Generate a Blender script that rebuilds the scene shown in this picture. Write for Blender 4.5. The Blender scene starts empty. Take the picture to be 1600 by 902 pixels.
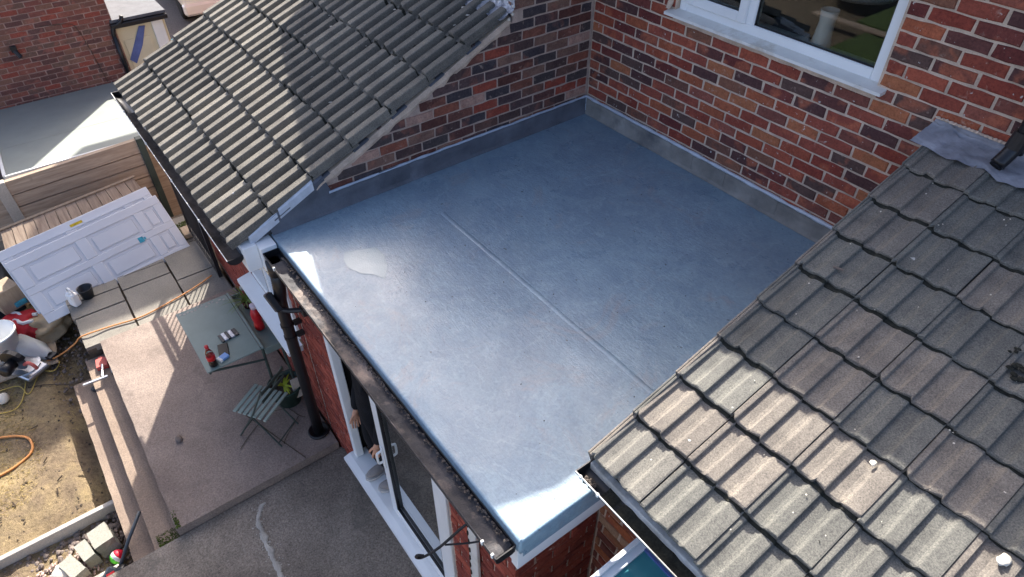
import bpy, bmesh, math, random
from mathutils import Vector, Matrix, noise as mnoise
random.seed(7)
R = math.radians
scene = bpy.context.scene
COL = scene.collection

# ------------------------------------------------------------------ camera
CAM = Vector((3.8297, -3.6629, 2.6501)); YAW = -0.9252; PITCH = -0.7243; FPX = 1049.83
cd = bpy.data.cameras.new('camera'); cam = bpy.data.objects.new('camera', cd); COL.objects.link(cam)
cam.location = CAM; cam.rotation_euler = (math.pi/2 + PITCH, 0, -YAW)
cd.sensor_width = 36.0; cd.lens = 36.0*FPX/1600.0; cd.clip_start = 0.05; cd.clip_end = 2000
scene.camera = cam
_F = Vector((math.sin(YAW)*math.cos(PITCH), math.cos(YAW)*math.cos(PITCH), math.sin(PITCH)))
_R = Vector((math.cos(YAW), -math.sin(YAW), 0)); _U = _R.cross(_F)
def proj(p):
    d = Vector(p) - CAM; w = d.dot(_F)
    if w < 0.05: return (-9999, -9999)
    return (800 + FPX*d.dot(_R)/w, 451 - FPX*d.dot(_U)/w)
def inframe(p, m=25):
    u, v = proj(p); return -m < u < 1600+m and -m < v < 902+m

# ------------------------------------------------------------------ light
LDIR = Vector((1.12, -0.70, -1.0)).normalized()
SUN_EL = math.asin(-LDIR.z); SUN_AZ = math.atan2(-LDIR.y, -LDIR.x)
w = bpy.data.worlds.new('World'); scene.world = w; w.use_nodes = True
nt = w.node_tree; bg = nt.nodes['Background']
sky = nt.nodes.new('ShaderNodeTexSky'); sky.sky_type = 'NISHITA'; sky.sun_disc = False
sky.sun_elevation = SUN_EL; sky.sun_rotation = math.pi/2 - SUN_AZ
sky.air_density = 0.48; sky.dust_density = 3.0; sky.ozone_density = 0.0
nt.links.new(sky.outputs[0], bg.inputs[0]); bg.inputs[1].default_value = 0.15
sl = bpy.data.lights.new('sun', 'SUN'); sl.energy = 4.0; sl.angle = R(0.53); sl.color = (1.0, 0.95, 0.87)
so = bpy.data.objects.new('sun', sl); COL.objects.link(so)
so.rotation_euler = LDIR.to_track_quat('-Z', 'Y').to_euler(); so.location = (-8, 6, 9)
vs = scene.view_settings
vs.view_transform = 'Standard'; vs.look = 'None'; vs.gamma = 1.0; vs.exposure = 1.68; vs.use_curve_mapping = False

# ------------------------------------------------------------------ materials
def s2l(c):
    return tuple(((x/255.0)/12.92 if x/255.0 <= 0.04045 else ((x/255.0+0.055)/1.055)**2.4) for x in c[:3])
MATS = {}
class NB:
    """small node builder"""
    def __init__(s, name):
        s.m = bpy.data.materials.new(name); s.m.use_nodes = True; s.t = s.m.node_tree
        s.p = s.t.nodes['Principled BSDF']; MATS[name] = s.m
    def n(s, typ, **kw):
        x = s.t.nodes.new(typ)
        for k, v in kw.items(): setattr(x, k, v)
        return x
    def l(s, a, b): s.t.links.new(a, b)
    def vec(s, rnd=True, scale=(1, 1, 1)):
        tc = s.n('ShaderNodeTexCoord'); out = tc.outputs['Object']
        if rnd:
            oi = s.n('ShaderNodeObjectInfo'); mu = s.n('ShaderNodeMath', operation='MULTIPLY'); s.l(oi.outputs['Random'], mu.inputs[0]); mu.inputs[1].default_value = 57.3
            ad = s.n('ShaderNodeVectorMath', operation='ADD'); s.l(out, ad.inputs[0]); s.l(mu.outputs[0], ad.inputs[1]); out = ad.outputs[0]
        if scale != (1, 1, 1):
            mp = s.n('ShaderNodeMapping'); mp.inputs['Scale'].default_value = scale; s.l(out, mp.inputs['Vector']); out = mp.outputs[0]
        return out
    def noise(s, vec, scale, detail=4, rough=0.6, dist=0.0):
        x = s.n('ShaderNodeTexNoise'); x.inputs['Scale'].default_value = scale; x.inputs['Detail'].default_value = detail
        x.inputs['Roughness'].default_value = rough; x.inputs['Distortion'].default_value = dist; s.l(vec, x.inputs['Vector']); return x.outputs['Fac']
    def ramp(s, fac, stops, interp='LINEAR'):
        r = s.n('ShaderNodeValToRGB'); cr = r.color_ramp; cr.interpolation = interp
        while len(cr.elements) < len(stops): cr.elements.new(0.5)
        for e, (pos, c) in zip(cr.elements, stops):
            e.position = pos; e.color = (c[0], c[1], c[2], 1) if not isinstance(c, (int, float)) else (c, c, c, 1)
        s.l(fac, r.inputs[0]); return r.outputs[0]
    def mix(s, fac, a, b, mode='MIX'):
        x = s.n('ShaderNodeMix', data_type='RGBA', blend_type=mode)
        if isinstance(fac, (int, float)): x.inputs[0].default_value = fac
        else: s.l(fac, x.inputs[0])
        for i, v in ((6, a), (7, b)):
            if isinstance(v, tuple): x.inputs[i].default_value = (v[0], v[1], v[2], 1)
            else: s.l(v, x.inputs[i])
        return x.outputs[2]
    def rand(s): return s.n('ShaderNodeObjectInfo').outputs['Random']
    def bump(s, h, strength=0.3, dist=0.01):
        b = s.n('ShaderNodeBump'); b.inputs['Strength'].default_value = strength; b.inputs['Distance'].default_value = dist
        s.l(h, b.inputs['Height']); s.l(b.outputs[0], s.p.inputs['Normal'])
    def fin(s, col, rough=0.7, spec=0.3, metal=0.0):
        if isinstance(col, tuple): s.p.inputs['Base Color'].default_value = (col[0], col[1], col[2], 1)
        else: s.l(col, s.p.inputs['Base Color'])
        if isinstance(rough, (int, float)): s.p.inputs['Roughness'].default_value = rough
        else: s.l(rough, s.p.inputs['Roughness'])
        s.p.inputs['Specular IOR Level'].default_value = spec; s.p.inputs['Metallic'].default_value = metal
        return s.m

def simple(name, col, rough=0.6, var=0.15, scale=8.0, bump=0.0, bscale=60.0, spec=0.3, metal=0.0, rnd=True, dirt=None, dirtamt=0.5):
    """plain paint/plastic with slight mottling, optional dirt patches"""
    b = NB(name); v = b.vec(rnd)
    n1 = b.noise(v, scale, 5)
    lo = tuple(max(0, c*(1-var)) for c in col); hi = tuple(min(1, c*(1+var)) for c in col)
    c = b.ramp(n1, [(0.3, lo), (0.7, hi)])
    if dirt is not None:
        n2 = b.noise(v, scale*0.6, 8, 0.7)
        f = b.ramp(n2, [(0.62-0.25*dirtamt, 0.0), (0.72, 1.0)])
        c = b.mix(f, c, dirt)
    if bump: b.bump(b.noise(v, bscale, 4), bump, 0.01)
    return b.fin(c, rough, spec, metal)

def brick_mat(name, palette, splash=0.0, burnt=0.35):
    b = NB(name); v = b.vec(True)
    n = len(palette)
    base = b.ramp(b.rand(), [(i/n, c) for i, c in enumerate(palette)], 'CONSTANT')
    n1 = b.noise(v, 11, 4, 0.65, 0.8)
    dark = b.mix(1.0, base, (0.50, 0.50, 0.56), 'MULTIPLY')
    n0 = b.noise(v, 7, 2, 0.5, 0.3); base = b.mix(b.ramp(n0, [(0.56, 0.0), (0.66, 0.55)]), base, tuple(min(1, x*1.5) for x in palette[2]))
    c = b.mix(b.ramp(n1, [(0.42, 0.0), (0.62, 1.0)]), dark, base) if burnt > 0 else base
    c = b.mix(1.0-burnt, c, base)
    n2 = b.noise(v, 75, 5, 0.75)
    c = b.mix(0.8, c, b.ramp(n2, [(0.3, (0.55, 0.53, 0.52)), (0.5, (1, 1, 1)), (0.72, (1.35, 1.3, 1.25))]), 'MULTIPLY')
    # lime smears left by the pointing
    n3 = b.noise(v, 19, 7, 0.7, 0.4)
    c = b.mix(b.ramp(n3, [(0.60, 0.0), (0.73, 0.6)]), c, s2l((186, 162, 146)))
    if splash > 0:
        n4 = b.noise(v, 38, 2, 0.5); c = b.mix(b.ramp(n4, [(0.735-0.03*splash, 0.0), (0.755, 0.8)]), c, (0.62, 0.60, 0.56))
    b.bump(n2, 0.55, 0.004)
    return b.fin(c, 0.85, 0.2)

P_RED = [s2l(c) for c in ((144, 74, 60), (120, 66, 60), (162, 92, 66), (104, 66, 62), (150, 80, 66), (172, 108, 76), (128, 78, 68), (140, 68, 56), (92, 64, 62), (156, 82, 62), (118, 82, 70), (166, 88, 68), (134, 92, 74), (110, 58, 54), (148, 88, 74), (98, 76, 70))]
P_PLUM = [s2l(c) for c in ((106, 72, 66), (90, 72, 72), (128, 82, 68), (78, 70, 72), (118, 78, 68), (98, 78, 76), (148, 90, 72), (90, 70, 66), (134, 102, 88), (84, 74, 72), (114, 84, 74), (158, 80, 64), (184, 146, 128), (102, 66, 58))]
P_NB = [s2l(c) for c in ((124, 78, 70), (108, 74, 68), (134, 84, 72), (102, 76, 72), (118, 84, 74), (140, 76, 64), (110, 86, 76), (128, 94, 80), (98, 70, 66))]
P_EXT = [s2l(c) for c in ((146, 72, 58), (132, 64, 54), (156, 80, 64), (138, 70, 58), (124, 62, 54))]
P_OLD = [s2l(c) for c in ((150, 74, 58), (166, 114, 84), (132, 74, 62), (184, 150, 122), (142, 84, 66), (174, 104, 70), (122, 72, 62))]
brick_mat('brick_red', P_RED, 1.0); brick_mat('brick_plum', P_PLUM, 0.0, 0.5); brick_mat('brick_neighbour', P_NB, 0.0, 0.25)
brick_mat('brick_extension', P_EXT, 0.3, 0.2); brick_mat('brick_reclaimed', P_OLD, 0.6, 0.3)

def mortar_mat(name, col):
    b = NB(name); v = b.vec(False)
    c = b.ramp(b.noise(v, 9, 6), [(0.3, tuple(x*0.72 for x in col)), (0.65, tuple(min(1, x*1.12) for x in col))])
    n = b.noise(v, 140, 3); c = b.mix(0.5, c, b.ramp(n, [(0.35, (0.7, 0.7, 0.7)), (0.6, (1.1, 1.1, 1.1))]), 'MULTIPLY')
    b.bump(n, 0.5, 0.004); return b.fin(c, 0.95, 0.1)
mortar_mat('mortar_pale', s2l((206, 184, 164))); mortar_mat('mortar_grey', s2l((184, 162, 148))); mortar_mat('mortar_neighbour', s2l((158, 132, 122)))

def wall_far_mat(name, brick, mortar):
    """brickwork beyond what the photograph shows"""
    b = NB(name); v = b.vec(False)
    mp = b.n('ShaderNodeSeparateXYZ'); b.l(v, mp.inputs[0]); ad = b.n('ShaderNodeMath', operation='ADD'); b.l(mp.outputs[0], ad.inputs[0]); b.l(mp.outputs[1], ad.inputs[1])
    cb = b.n('ShaderNodeCombineXYZ'); b.l(ad.outputs[0], cb.inputs[0]); b.l(mp.outputs[2], cb.inputs[1])
    br = b.n('ShaderNodeTexBrick'); br.inputs['Scale'].default_value = 1.0; br.inputs['Brick Width'].default_value = 0.225; br.inputs['Row Height'].default_value = 0.075
    br.inputs['Mortar Size'].default_value = 0.006; br.inputs['Color1'].default_value = (*brick, 1); br.inputs['Color2'].default_value = (*tuple(x*0.6 for x in brick), 1); br.inputs['Mortar'].default_value = (*mortar, 1)
    b.l(cb.outputs[0], br.inputs['Vector']); return b.fin(br.outputs['Color'], 0.9, 0.15)
wall_far_mat('brickwork_far', s2l((122, 58, 48)), s2l((180, 158, 142)))

def tile_mat(name, lo, hi, lichen=0.3, warm=None):
    b = NB(name); v = b.vec(True)
    base = b.ramp(b.rand(), [(0.0, lo), (0.5, tuple((a+c)/2 for a, c in zip(lo, hi))), (1.0, hi)])
    if warm: base = b.mix(b.ramp(b.rand(), [(0.62, 0.0), (0.66, 0.7)]), base, warm)
    n1 = b.noise(v, 6, 6, 0.65); c = b.mix(0.75, base, b.ramp(n1, [(0.3, (0.6, 0.6, 0.62)), (0.55, (1, 1, 1)), (0.75, (1.22, 1.2, 1.14))]), 'MULTIPLY')
    n2 = b.noise(v, 150, 4, 0.85); c = b.mix(0.85, c, b.ramp(n2, [(0.34, (0.42, 0.42, 0.44)), (0.5, (1, 1, 1)), (0.66, (1.6, 1.58, 1.5))]), 'MULTIPLY')
    n3 = b.noise(v, 26, 5, 0.7); c = b.mix(b.ramp(n3, [(0.66, 0.0), (0.74, lichen)]), c, s2l((96, 98, 78)))
    n5 = b.noise(v, 17, 2, 0.5); c = b.mix(b.ramp(n5, [(0.775, 0.0), (0.785, 0.8)]), c, (0.55, 0.54, 0.5))
    b.bump(n2, 0.5, 0.003); return b.fin(c, 0.9, 0.2)
tile_mat('tile_weathered', s2l((106, 102, 95)), s2l((132, 127, 117)), 0.2)
tile_mat('tile_concrete', s2l((102, 101, 96)), s2l((122, 120, 113)), 0.3, s2l((126, 117, 108)))
simple('moss_shade_dark', s2l((44, 44, 38)), 0.95, 0.5, 60, 0.8, 120)  # moss colour, also used for the painted shadow under tile courses

# coated flat roof: grey glossy resin, brush marks, patches that dried at a different gloss
def roof_mat():
    b = NB('roof_coating'); v = b.vec(False)
    base = s2l((122, 142, 156))
    n1 = b.noise(v, 0.9, 4, 0.6, 0.4); n2 = b.noise(v, 4.5, 7, 0.7, 1.0)
    c = b.mix(b.ramp(n1, [(0.35, 0.0), (0.65, 0.9)]), base, s2l((136, 160, 174)))
    c = b.mix(b.ramp(n2, [(0.40, 0.0), (0.72, 0.75)]), c, s2l((106, 128, 148)))
    n3 = b.noise(v, 2.2, 7, 0.72, 1.5); c = b.mix(b.ramp(n3, [(0.56, 0.0), (0.70, 0.6)]), c, s2l((144, 144, 146)))
    n7 = b.noise(v, 1.7, 5, 0.55, 0.8); c = b.mix(b.ramp(n7, [(0.470, 0.0), (0.485, 0.35), (0.50, 0.0), (0.585, 0.0), (0.60, 0.3), (0.615, 0.0)]), c, s2l((150, 172, 182)))
    n4 = b.noise(v, 60, 4, 0.75); c = b.mix(0.6, c, b.ramp(n4, [(0.3, (0.72, 0.72, 0.72)), (0.5, (1, 1, 1)), (0.7, (1.25, 1.25, 1.25))]), 'MULTIPLY')
    n6 = b.noise(v, 33, 1, 0.3); c = b.mix(b.ramp(n6, [(0.78, 0.0), (0.80, 0.8)]), c, (0.05, 0.06, 0.06))
    r = b.ramp(b.noise(v, 3.2, 7, 0.7, 0.6), [(0.30, 0.20), (0.50, 0.34), (0.72, 0.55)])
    mp = b.n('ShaderNodeMapping'); mp.inputs['Scale'].default_value = (7, 40, 7); mp.inputs['Rotation'].default_value = (0, 0, 0.5); b.l(v, mp.inputs['Vector'])
    st = b.noise(mp.outputs[0], 1.6, 4, 0.6, 0.8); fn = b.noise(v, 90, 4, 0.75); big = b.noise(v, 9, 5, 0.65, 0.7)
    def madd(x, k, y):
        mu = b.n('ShaderNodeMath', operation='MULTIPLY_ADD'); b.l(x, mu.inputs[0]); mu.inputs[1].default_value = k
        if y is None: mu.inputs[2].default_value = 0
        else: b.l(y, mu.inputs[2])
        return mu.outputs[0]
    b.bump(madd(big, 1.6, madd(fn, 0.9, madd(st, 0.9, None))), 0.34, 0.006)
    m = b.fin(c, r, 0.5); b.p.inputs['Coat Weight'].default_value = 0.30; b.p.inputs['Coat Roughness'].default_value = 0.26
    return m
roof_mat()
simple('roof_patch', s2l((134, 156, 164)), 0.25, 0.08, 5, 0.12, 120, 0.5, rnd=False)
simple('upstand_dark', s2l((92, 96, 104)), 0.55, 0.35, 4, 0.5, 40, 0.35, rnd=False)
simple('upstand_dull', s2l((136, 132, 126)), 0.75, 0.38, 3.5, 0.5, 40, 0.25, rnd=False, dirt=s2l((92, 92, 94)), dirtamt=0.4)
simple('sealant', s2l((176, 186, 200)), 0.35, 0.12, 14, 0.5, 40, 0.45, rnd=False)
simple('sealant_pale', s2l((190, 196, 204)), 0.4, 0.12, 14, 0.5, 40, 0.45, rnd=False)
simple('lead', s2l((138, 139, 146)), 0.6, 0.35, 9, 0.9, 18, 0.35, rnd=False)
def foil():
    b = NB('foil_flashing'); v = b.vec(False); n = b.noise(v, 22, 4, 0.6, 1.2)
    c = b.ramp(n, [(0.35, s2l((120, 122, 130))), (0.6, s2l((190, 194, 202)))]); b.bump(n, 1.0, 0.03); b.fin(c, 0.42, 0.5, 0.55)
foil()
simple('upvc_white', (0.78, 0.80, 0.80), 0.32, 0.05, 3, 0, 0, 0.45)
simple('upvc_dirty', (0.70, 0.70, 0.67), 0.45, 0.1, 4, 0, 0, 0.4, dirt=s2l((120, 112, 98)), dirtamt=0.45)
simple('sill_white', (0.74, 0.73, 0.69), 0.5, 0.06, 6, 0.1, 60, 0.3, dirt=s2l((186, 176, 160)), dirtamt=0.25, rnd=False)
simple('black_plastic', (0.012, 0.012, 0.014), 0.35, 0.3, 6, 0, 0, 0.45)
simple('gutter_dirty', s2l((66, 64, 66)), 0.7, 0.4, 5, 0.5, 40, 0.3, dirt=s2l((150, 134, 122)), dirtamt=0.35, rnd=False)
simple('gutter_silt', s2l((92, 84, 78)), 0.95, 0.4, 11, 0.8, 70, 0.1, rnd=False)
simple('black_iron', (0.014, 0.014, 0.016), 0.5, 0.3, 20, 0.2, 60, 0.4)
def glassmat(name, tint, mirror=0.10, rough=0.01):
    b = NB(name); t = b.t; t.nodes.remove(b.p)
    out = [x for x in t.nodes if x.type == 'OUTPUT_MATERIAL'][0]
    tr = b.n('ShaderNodeBsdfTransparent'); tr.inputs[0].default_value = (*tint, 1)
    gl = b.n('ShaderNodeBsdfGlossy'); gl.inputs['Roughness'].default_value = rough; gl.inputs['Color'].default_value = (0.95, 0.97, 0.97, 1)
    fr = b.n('ShaderNodeFresnel'); fr.inputs['IOR'].default_value = 1.52
    ad = b.n('ShaderNodeMath', operation='ADD'); b.l(fr.outputs[0], ad.inputs[0]); ad.inputs[1].default_value = mirror; ad.use_clamp = True
    mx = b.n('ShaderNodeMixShader'); b.l(ad.outputs[0], mx.inputs[0]); b.l(tr.outputs[0], mx.inputs[1]); b.l(gl.outputs[0], mx.inputs[2]); b.l(mx.outputs[0], out.inputs[0])
glassmat('window_glass', (0.80, 0.83, 0.82), 0.0); glassmat('door_glass', (0.70, 0.73, 0.72), 0.30); simple('roof_glass', s2l((70, 132, 138)), 0.04, 0.15, 3, 0, 0, 0.6, rnd=False)
simple('room_dark', (0.012, 0.012, 0.013), 0.9, 0.3, 3, rnd=False)  # walls coloured near black so the openings read as unlit

def concrete_mat(name, lo, hi, agg=0.6, stain=None, sc=1.2):
    b = NB(name); v = b.vec(False)
    n1 = b.noise(v, sc, 7, 0.65, 0.3); c = b.ramp(n1, [(0.32, lo), (0.66, hi)])
    n2 = b.noise(v, 75, 4, 0.8); c = b.mix(agg, c, b.ramp(n2, [(0.32, (0.45, 0.45, 0.45)), (0.5, (1, 1, 1)), (0.66, (1.5, 1.48, 1.42))]), 'MULTIPLY')
    if stain:
        n3 = b.noise(v, 2.8, 6, 0.7, 0.6); c = b.mix(b.ramp(n3, [(0.55, 0.0), (0.7, 0.7)]), c, stain)
    vo = b.n('ShaderNodeTexVoronoi'); vo.inputs['Scale'].default_value = 95; b.l(v, vo.inputs['Vector'])
    c = b.mix(b.ramp(vo.outputs['Distance'], [(0.10, 0.45), (0.22, 0.0)]), c, tuple(min(1, x*1.7) for x in hi))
    b.bump(n2, 0.6, 0.006); return b.fin(c, 0.92, 0.15)
concrete_mat('patio_concrete', s2l((120, 107, 99)), s2l((150, 136, 126)), 0.6, s2l((108, 97, 91)))
concrete_mat('old_concrete', s2l((104, 96, 88)), s2l((138, 129, 119)), 0.95, s2l((94, 90, 84)), 1.8)
concrete_mat('step_concrete', s2l((124, 108, 96)), s2l((148, 131, 116)), 0.5)
concrete_mat('slab_concrete', s2l((118, 114, 106)), s2l((138, 133, 124)), 0.4)
concrete_mat('pale_concrete', s2l((168, 160, 148)), s2l((190, 182, 170)), 0.3)
concrete_mat('stone_block', s2l((140, 138, 128)), s2l((164, 162, 150)), 0.35)
simple('repair_mortar', s2l((168, 164, 156)), 0.95, 0.25, 7, 0.6, 60, 0.1, rnd=False)
simple('moss_green', s2l((72, 84, 38)), 0.95, 0.5, 18, 0.9, 70, 0.1, rnd=False)
def soil():
    b = NB('garden_soil'); v = b.vec(False)
    n1 = b.noise(v, 1.6, 8, 0.7, 0.5); c = b.ramp(n1, [(0.30, s2l((96, 82, 70))), (0.46, s2l((130, 114, 94))), (0.60, s2l((154, 136, 104))), (0.75, s2l((168, 150, 112)))])
    n2 = b.noise(v, 26, 6, 0.8); c = b.mix(0.75, c, b.ramp(n2, [(0.3, (0.42, 0.4, 0.38)), (0.5, (1, 1, 1)), (0.7, (1.3, 1.28, 1.2))]), 'MULTIPLY')
    n3 = b.noise(v, 120, 3, 0.8); c = b.mix(0.6, c, b.ramp(n3, [(0.35, (0.6, 0.6, 0.6)), (0.65, (1.3, 1.3, 1.3))]), 'MULTIPLY')
    b.bump(n2, 0.9, 0.03); b.fin(c, 0.97, 0.05)
soil()
simple('dry_grass', s2l((176, 156, 100)), 0.9, 0.35, 30); simple('grass_green', s2l((58, 74, 36)), 0.9, 0.35, 5, 0.4, 50, rnd=False)
simple('stone_gravel', s2l((120, 108, 100)), 0.9, 0.5, 9, 0.3, 80, rnd=False); simple('stone_pink', s2l((178, 150, 138)), 0.9, 0.35, 9, rnd=False)
simple('stone_pale', s2l((214, 206, 190)), 0.85, 0.12, 9); simple('tarmac', s2l((92, 90, 92)), 0.9, 0.35, 40, 0.6, 120, rnd=False)
simple('dark_earth', s2l((84, 74, 63)), 0.97, 0.45, 14, 0.9, 50, rnd=False)
def wood(name, lo, hi, axis=(1, 14, 14), rough=0.85):
    b = NB(name); v = b.vec(True, axis); n = b.noise(v, 2.2, 6, 0.65, 0.5); c = b.ramp(n, [(0.3, lo), (0.7, hi)])
    v2 = b.vec(True); k = b.noise(v2, 3.0, 3, 0.5, 1.2); c = b.mix(b.ramp(k, [(0.70, 0.0), (0.78, 0.7)]), c, tuple(x*0.4 for x in lo))
    c = b.mix(0.5, c, b.ramp(b.rand(), [(0, (0.75, 0.75, 0.75)), (1, (1.2, 1.2, 1.2))]), 'MULTIPLY')
    b.bump(n, 0.4, 0.006); b.fin(c, rough, 0.15)
wood('fence_wood', s2l((150, 130, 112)), s2l((192, 172, 150)), (14, 1, 14)); wood('pallet_wood', s2l((124, 106, 92)), s2l((168, 150, 132)), (1.5, 14, 1.5))
wood('plywood', s2l((150, 132, 112)), s2l((176, 158, 136)), (3, 14, 3))
simple('door_white', (0.62, 0.63, 0.65), 0.45, 0.04, 3, 0, 0, 0.4); simple('paint_sage', s2l((122, 136, 128)), 0.45, 0.08, 6, 0.05, 60, 0.35)
simple('paint_sage_pale', s2l((150, 162, 150)), 0.5, 0.12, 6, 0.05, 60, 0.35); simple('paint_sage_dark', s2l((64, 74, 68)), 0.5, 0.2, 8, 0, 0, 0.35)
simple('shed_felt', s2l((144, 149, 142)), 0.75, 0.06, 3, 0.15, 90, 0.2, rnd=False); simple('trim_cream', s2l((206, 196, 166)), 0.6, 0.08, 2.2, rnd=False)
simple('trim_white', (0.78, 0.78, 0.74), 0.5, 0.06, 4); simple('cloth_black', (0.010, 0.011, 0.014), 0.9, 0.35, 12, 0.4, 140, 0.15); simple('skin', s2l((196, 148, 122)), 0.55, 0.1, 25, 0, 0, 0.3)
simple('shoe_grey', s2l((148, 142, 138)), 0.8, 0.12, 22, 0.2, 120); simple('hair_dark', (0.03, 0.022, 0.017), 0.6, 0.3, 40, 0.4, 120); simple('shoe_sole', (0.55, 0.53, 0.5), 0.8)
simple('red_plastic', s2l((192, 34, 38)), 0.3, 0.12, 12, 0, 0, 0.5); simple('red_label', s2l((206, 30, 34)), 0.4, 0.1, 14); simple('red_faded', s2l((186, 96, 88)), 0.7, 0.15, 12)
simple('cola_dark', (0.02, 0.008, 0.006), 0.08, 0.2, 6, 0, 0, 0.6); simple('clear_cap', s2l((200, 180, 184)), 0.3, 0.05, 8); simple('phone_black', (0.006, 0.006, 0.008), 0.3, 0.2, 6, 0, 0, 0.25)
simple('foil_silver', s2l((196, 198, 204)), 0.3, 0.15, 14, 0.5, 40, 0.5, 0.4); simple('foil_black', (0.02, 0.02, 0.025), 0.35, 0.2, 12, 0.4, 40, 0.5); simple('packet_blue', s2l((120, 160, 214)), 0.4, 0.1, 12)
simple('leaf_green', s2l((98, 116, 48)), 0.6, 0.3, 20, 0, 0, 0.3); simple('leaf_bright', s2l((158, 172, 50)), 0.6, 0.25, 20, 0, 0, 0.3); simple('pot_green', s2l((44, 66, 58)), 0.5, 0.15, 9); simple('pot_black', (0.012, 0.016, 0.022), 0.4, 0.2, 7, 0, 0, 0.4)
simple('pot_terracotta', s2l((84, 44, 40)), 0.8, 0.15, 12); simple('cable_orange', s2l((206, 140, 82)), 0.5, 0.12, 9); simple('cable_yellow', s2l((196, 168, 88)), 0.5, 0.12, 9); simple('cable_dark', s2l((70, 58, 46)), 0.6)
simple('white_plastic', (0.78, 0.79, 0.78), 0.4, 0.06, 5, 0, 0, 0.4); simple('bag_paper', s2l((186, 164, 132)), 0.85, 0.2, 7, 0.6, 22, 0.15); simple('bag_red', s2l((196, 48, 54)), 0.5, 0.25, 8, 0.5, 30, 0.3)
simple('steel', (0.55, 0.56, 0.58), 0.3, 0.1, 10, 0.1, 90, 0.5, 0.9); simple('blade_grey', (0.10, 0.11, 0.12), 0.35, 0.2, 8, 0, 0, 0.5, 0.7); simple('handle_grey', s2l((78, 86, 92)), 0.4, 0.12, 10)
simple('packet_teal', s2l((64, 150, 170)), 0.4, 0.35, 30); simple('packet_yellow', s2l((206, 176, 44)), 0.4, 0.3, 30); simple('ball_green', s2l((96, 214, 60)), 0.5, 0.08, 10); simple('ball_red', s2l((206, 28, 54)), 0.5, 0.08, 10)
simple('van_white', (0.76, 0.77, 0.78), 0.18, 0.03, 2, 0, 0, 0.5); simple('van_dark', (0.02, 0.02, 0.022), 0.5, 0.2, 5); simple('lamp_red', s2l((170, 20, 30)), 0.15, 0.1, 6, 0, 0, 0.6); simple('cyan_plastic', s2l((90, 200, 230)), 0.4, 0.1, 6)
simple('blue_paint', s2l((86, 100, 150)), 0.5, 0.2, 8, rnd=False); simple('tyre', (0.015, 0.015, 0.016), 0.85, 0.3, 20); simple('render_pale', s2l((190, 184, 172)), 0.85, 0.1, 3, rnd=False)
simple('slate', s2l((88, 90, 96)), 0.8, 0.2, 6, 0.3, 40, rnd=False); simple('pool_plastic', s2l((190, 200, 208)), 0.4, 0.1, 4); simple('pool_water', s2l((120, 160, 176)), 0.08, 0.1, 3, 0, 0, 0.5)
simple('vase_white', (0.78, 0.80, 0.82), 0.35, 0.04, 3, 0, 0, 0.45); simple('wood_brown', s2l((92, 78, 56)), 0.7, 0.2, 14)

# ------------------------------------------------------------------ helpers
def mk(name, bm, mat, parent=None, smooth=False, kind=None):
    me = bpy.data.meshes.new(name); bm.normal_update(); bm.to_mesh(me); bm.free()
    if smooth:
        for p in me.polygons: p.use_smooth = True
    me.materials.append(MATS[mat]); o = bpy.data.objects.new(name, me); COL.objects.link(o)
    if parent: o.parent = parent
    if kind: o['kind'] = kind
    return o
def inst(name, me, parent, loc, rot=(0, 0, 0), scale=(1, 1, 1), mat=None):
    o = bpy.data.objects.new(name, me); COL.objects.link(o); o.location = loc; o.rotation_euler = rot; o.scale = scale
    if parent:
        o.parent = parent; o.matrix_parent_inverse = parent_inv(parent)
    if mat:
        o.material_slots[0].link = 'OBJECT'; o.material_slots[0].material = MATS[mat]
    return o
def parent_inv(p):
    m = Matrix.LocRotScale(p.location, p.rotation_euler, p.scale)
    q = p
    while q.parent:
        q = q.parent; m = Matrix.LocRotScale(q.location, q.rotation_euler, q.scale) @ m
    return m.inverted()
def tag(o, label, cat, group=None):
    o['label'] = label; o['category'] = cat
    if group: o['group'] = group
    return o
def thing(name, label, cat, loc=(0, 0, 0), rz=0, group=None):
    o = bpy.data.objects.new(name, None); COL.objects.link(o); o.location = loc; o.rotation_euler = (0, 0, rz); o.empty_display_size = 0.1
    return tag(o, label, cat, group)
def B(): return bmesh.new()
def box(bm, a, b, bev=0.0, M=None):
    x0, y0, z0 = a; x1, y1, z1 = b
    vs_ = [bm.verts.new(p) for p in ((x0, y0, z0), (x1, y0, z0), (x1, y1, z0), (x0, y1, z0), (x0, y0, z1), (x1, y0, z1), (x1, y1, z1), (x0, y1, z1))]
    fs = [bm.faces.new([vs_[i] for i in f]) for f in ((3, 2, 1, 0), (4, 5, 6, 7), (0, 1, 5, 4), (1, 2, 6, 5), (2, 3, 7, 6), (3, 0, 4, 7))]
    if bev > 0:
        es = list({e for f in fs for e in f.edges}); r = bmesh.ops.bevel(bm, geom=es, offset=bev, segments=1, affect='EDGES', profile=0.5)
        vs_ = list({v for f in r['faces'] for v in f.verts} | {v for v in vs_ if v.is_valid})
    if M is not None: bmesh.ops.transform(bm, matrix=M, verts=[v for v in vs_ if v.is_valid])
    return vs_
def prism(bm, poly, axis, a, b):
    """extrude a 2D polygon along axis ('x': (y,z), 'y': (x,z), 'z': (x,y))"""
    def P(p, t): return {'x': (t, p[0], p[1]), 'y': (p[0], t, p[1]), 'z': (p[0], p[1], t)}[axis]
    A = [bm.verts.new(P(p, a)) for p in poly]; C = [bm.verts.new(P(p, b)) for p in poly]; n = len(poly)
    bm.faces.new(A); bm.faces.new(list(reversed(C)))
    for i in range(n): bm.faces.new((A[i], C[i], C[(i+1) % n], A[(i+1) % n]))
    bmesh.ops.recalc_face_normals(bm, faces=bm.faces)
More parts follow.
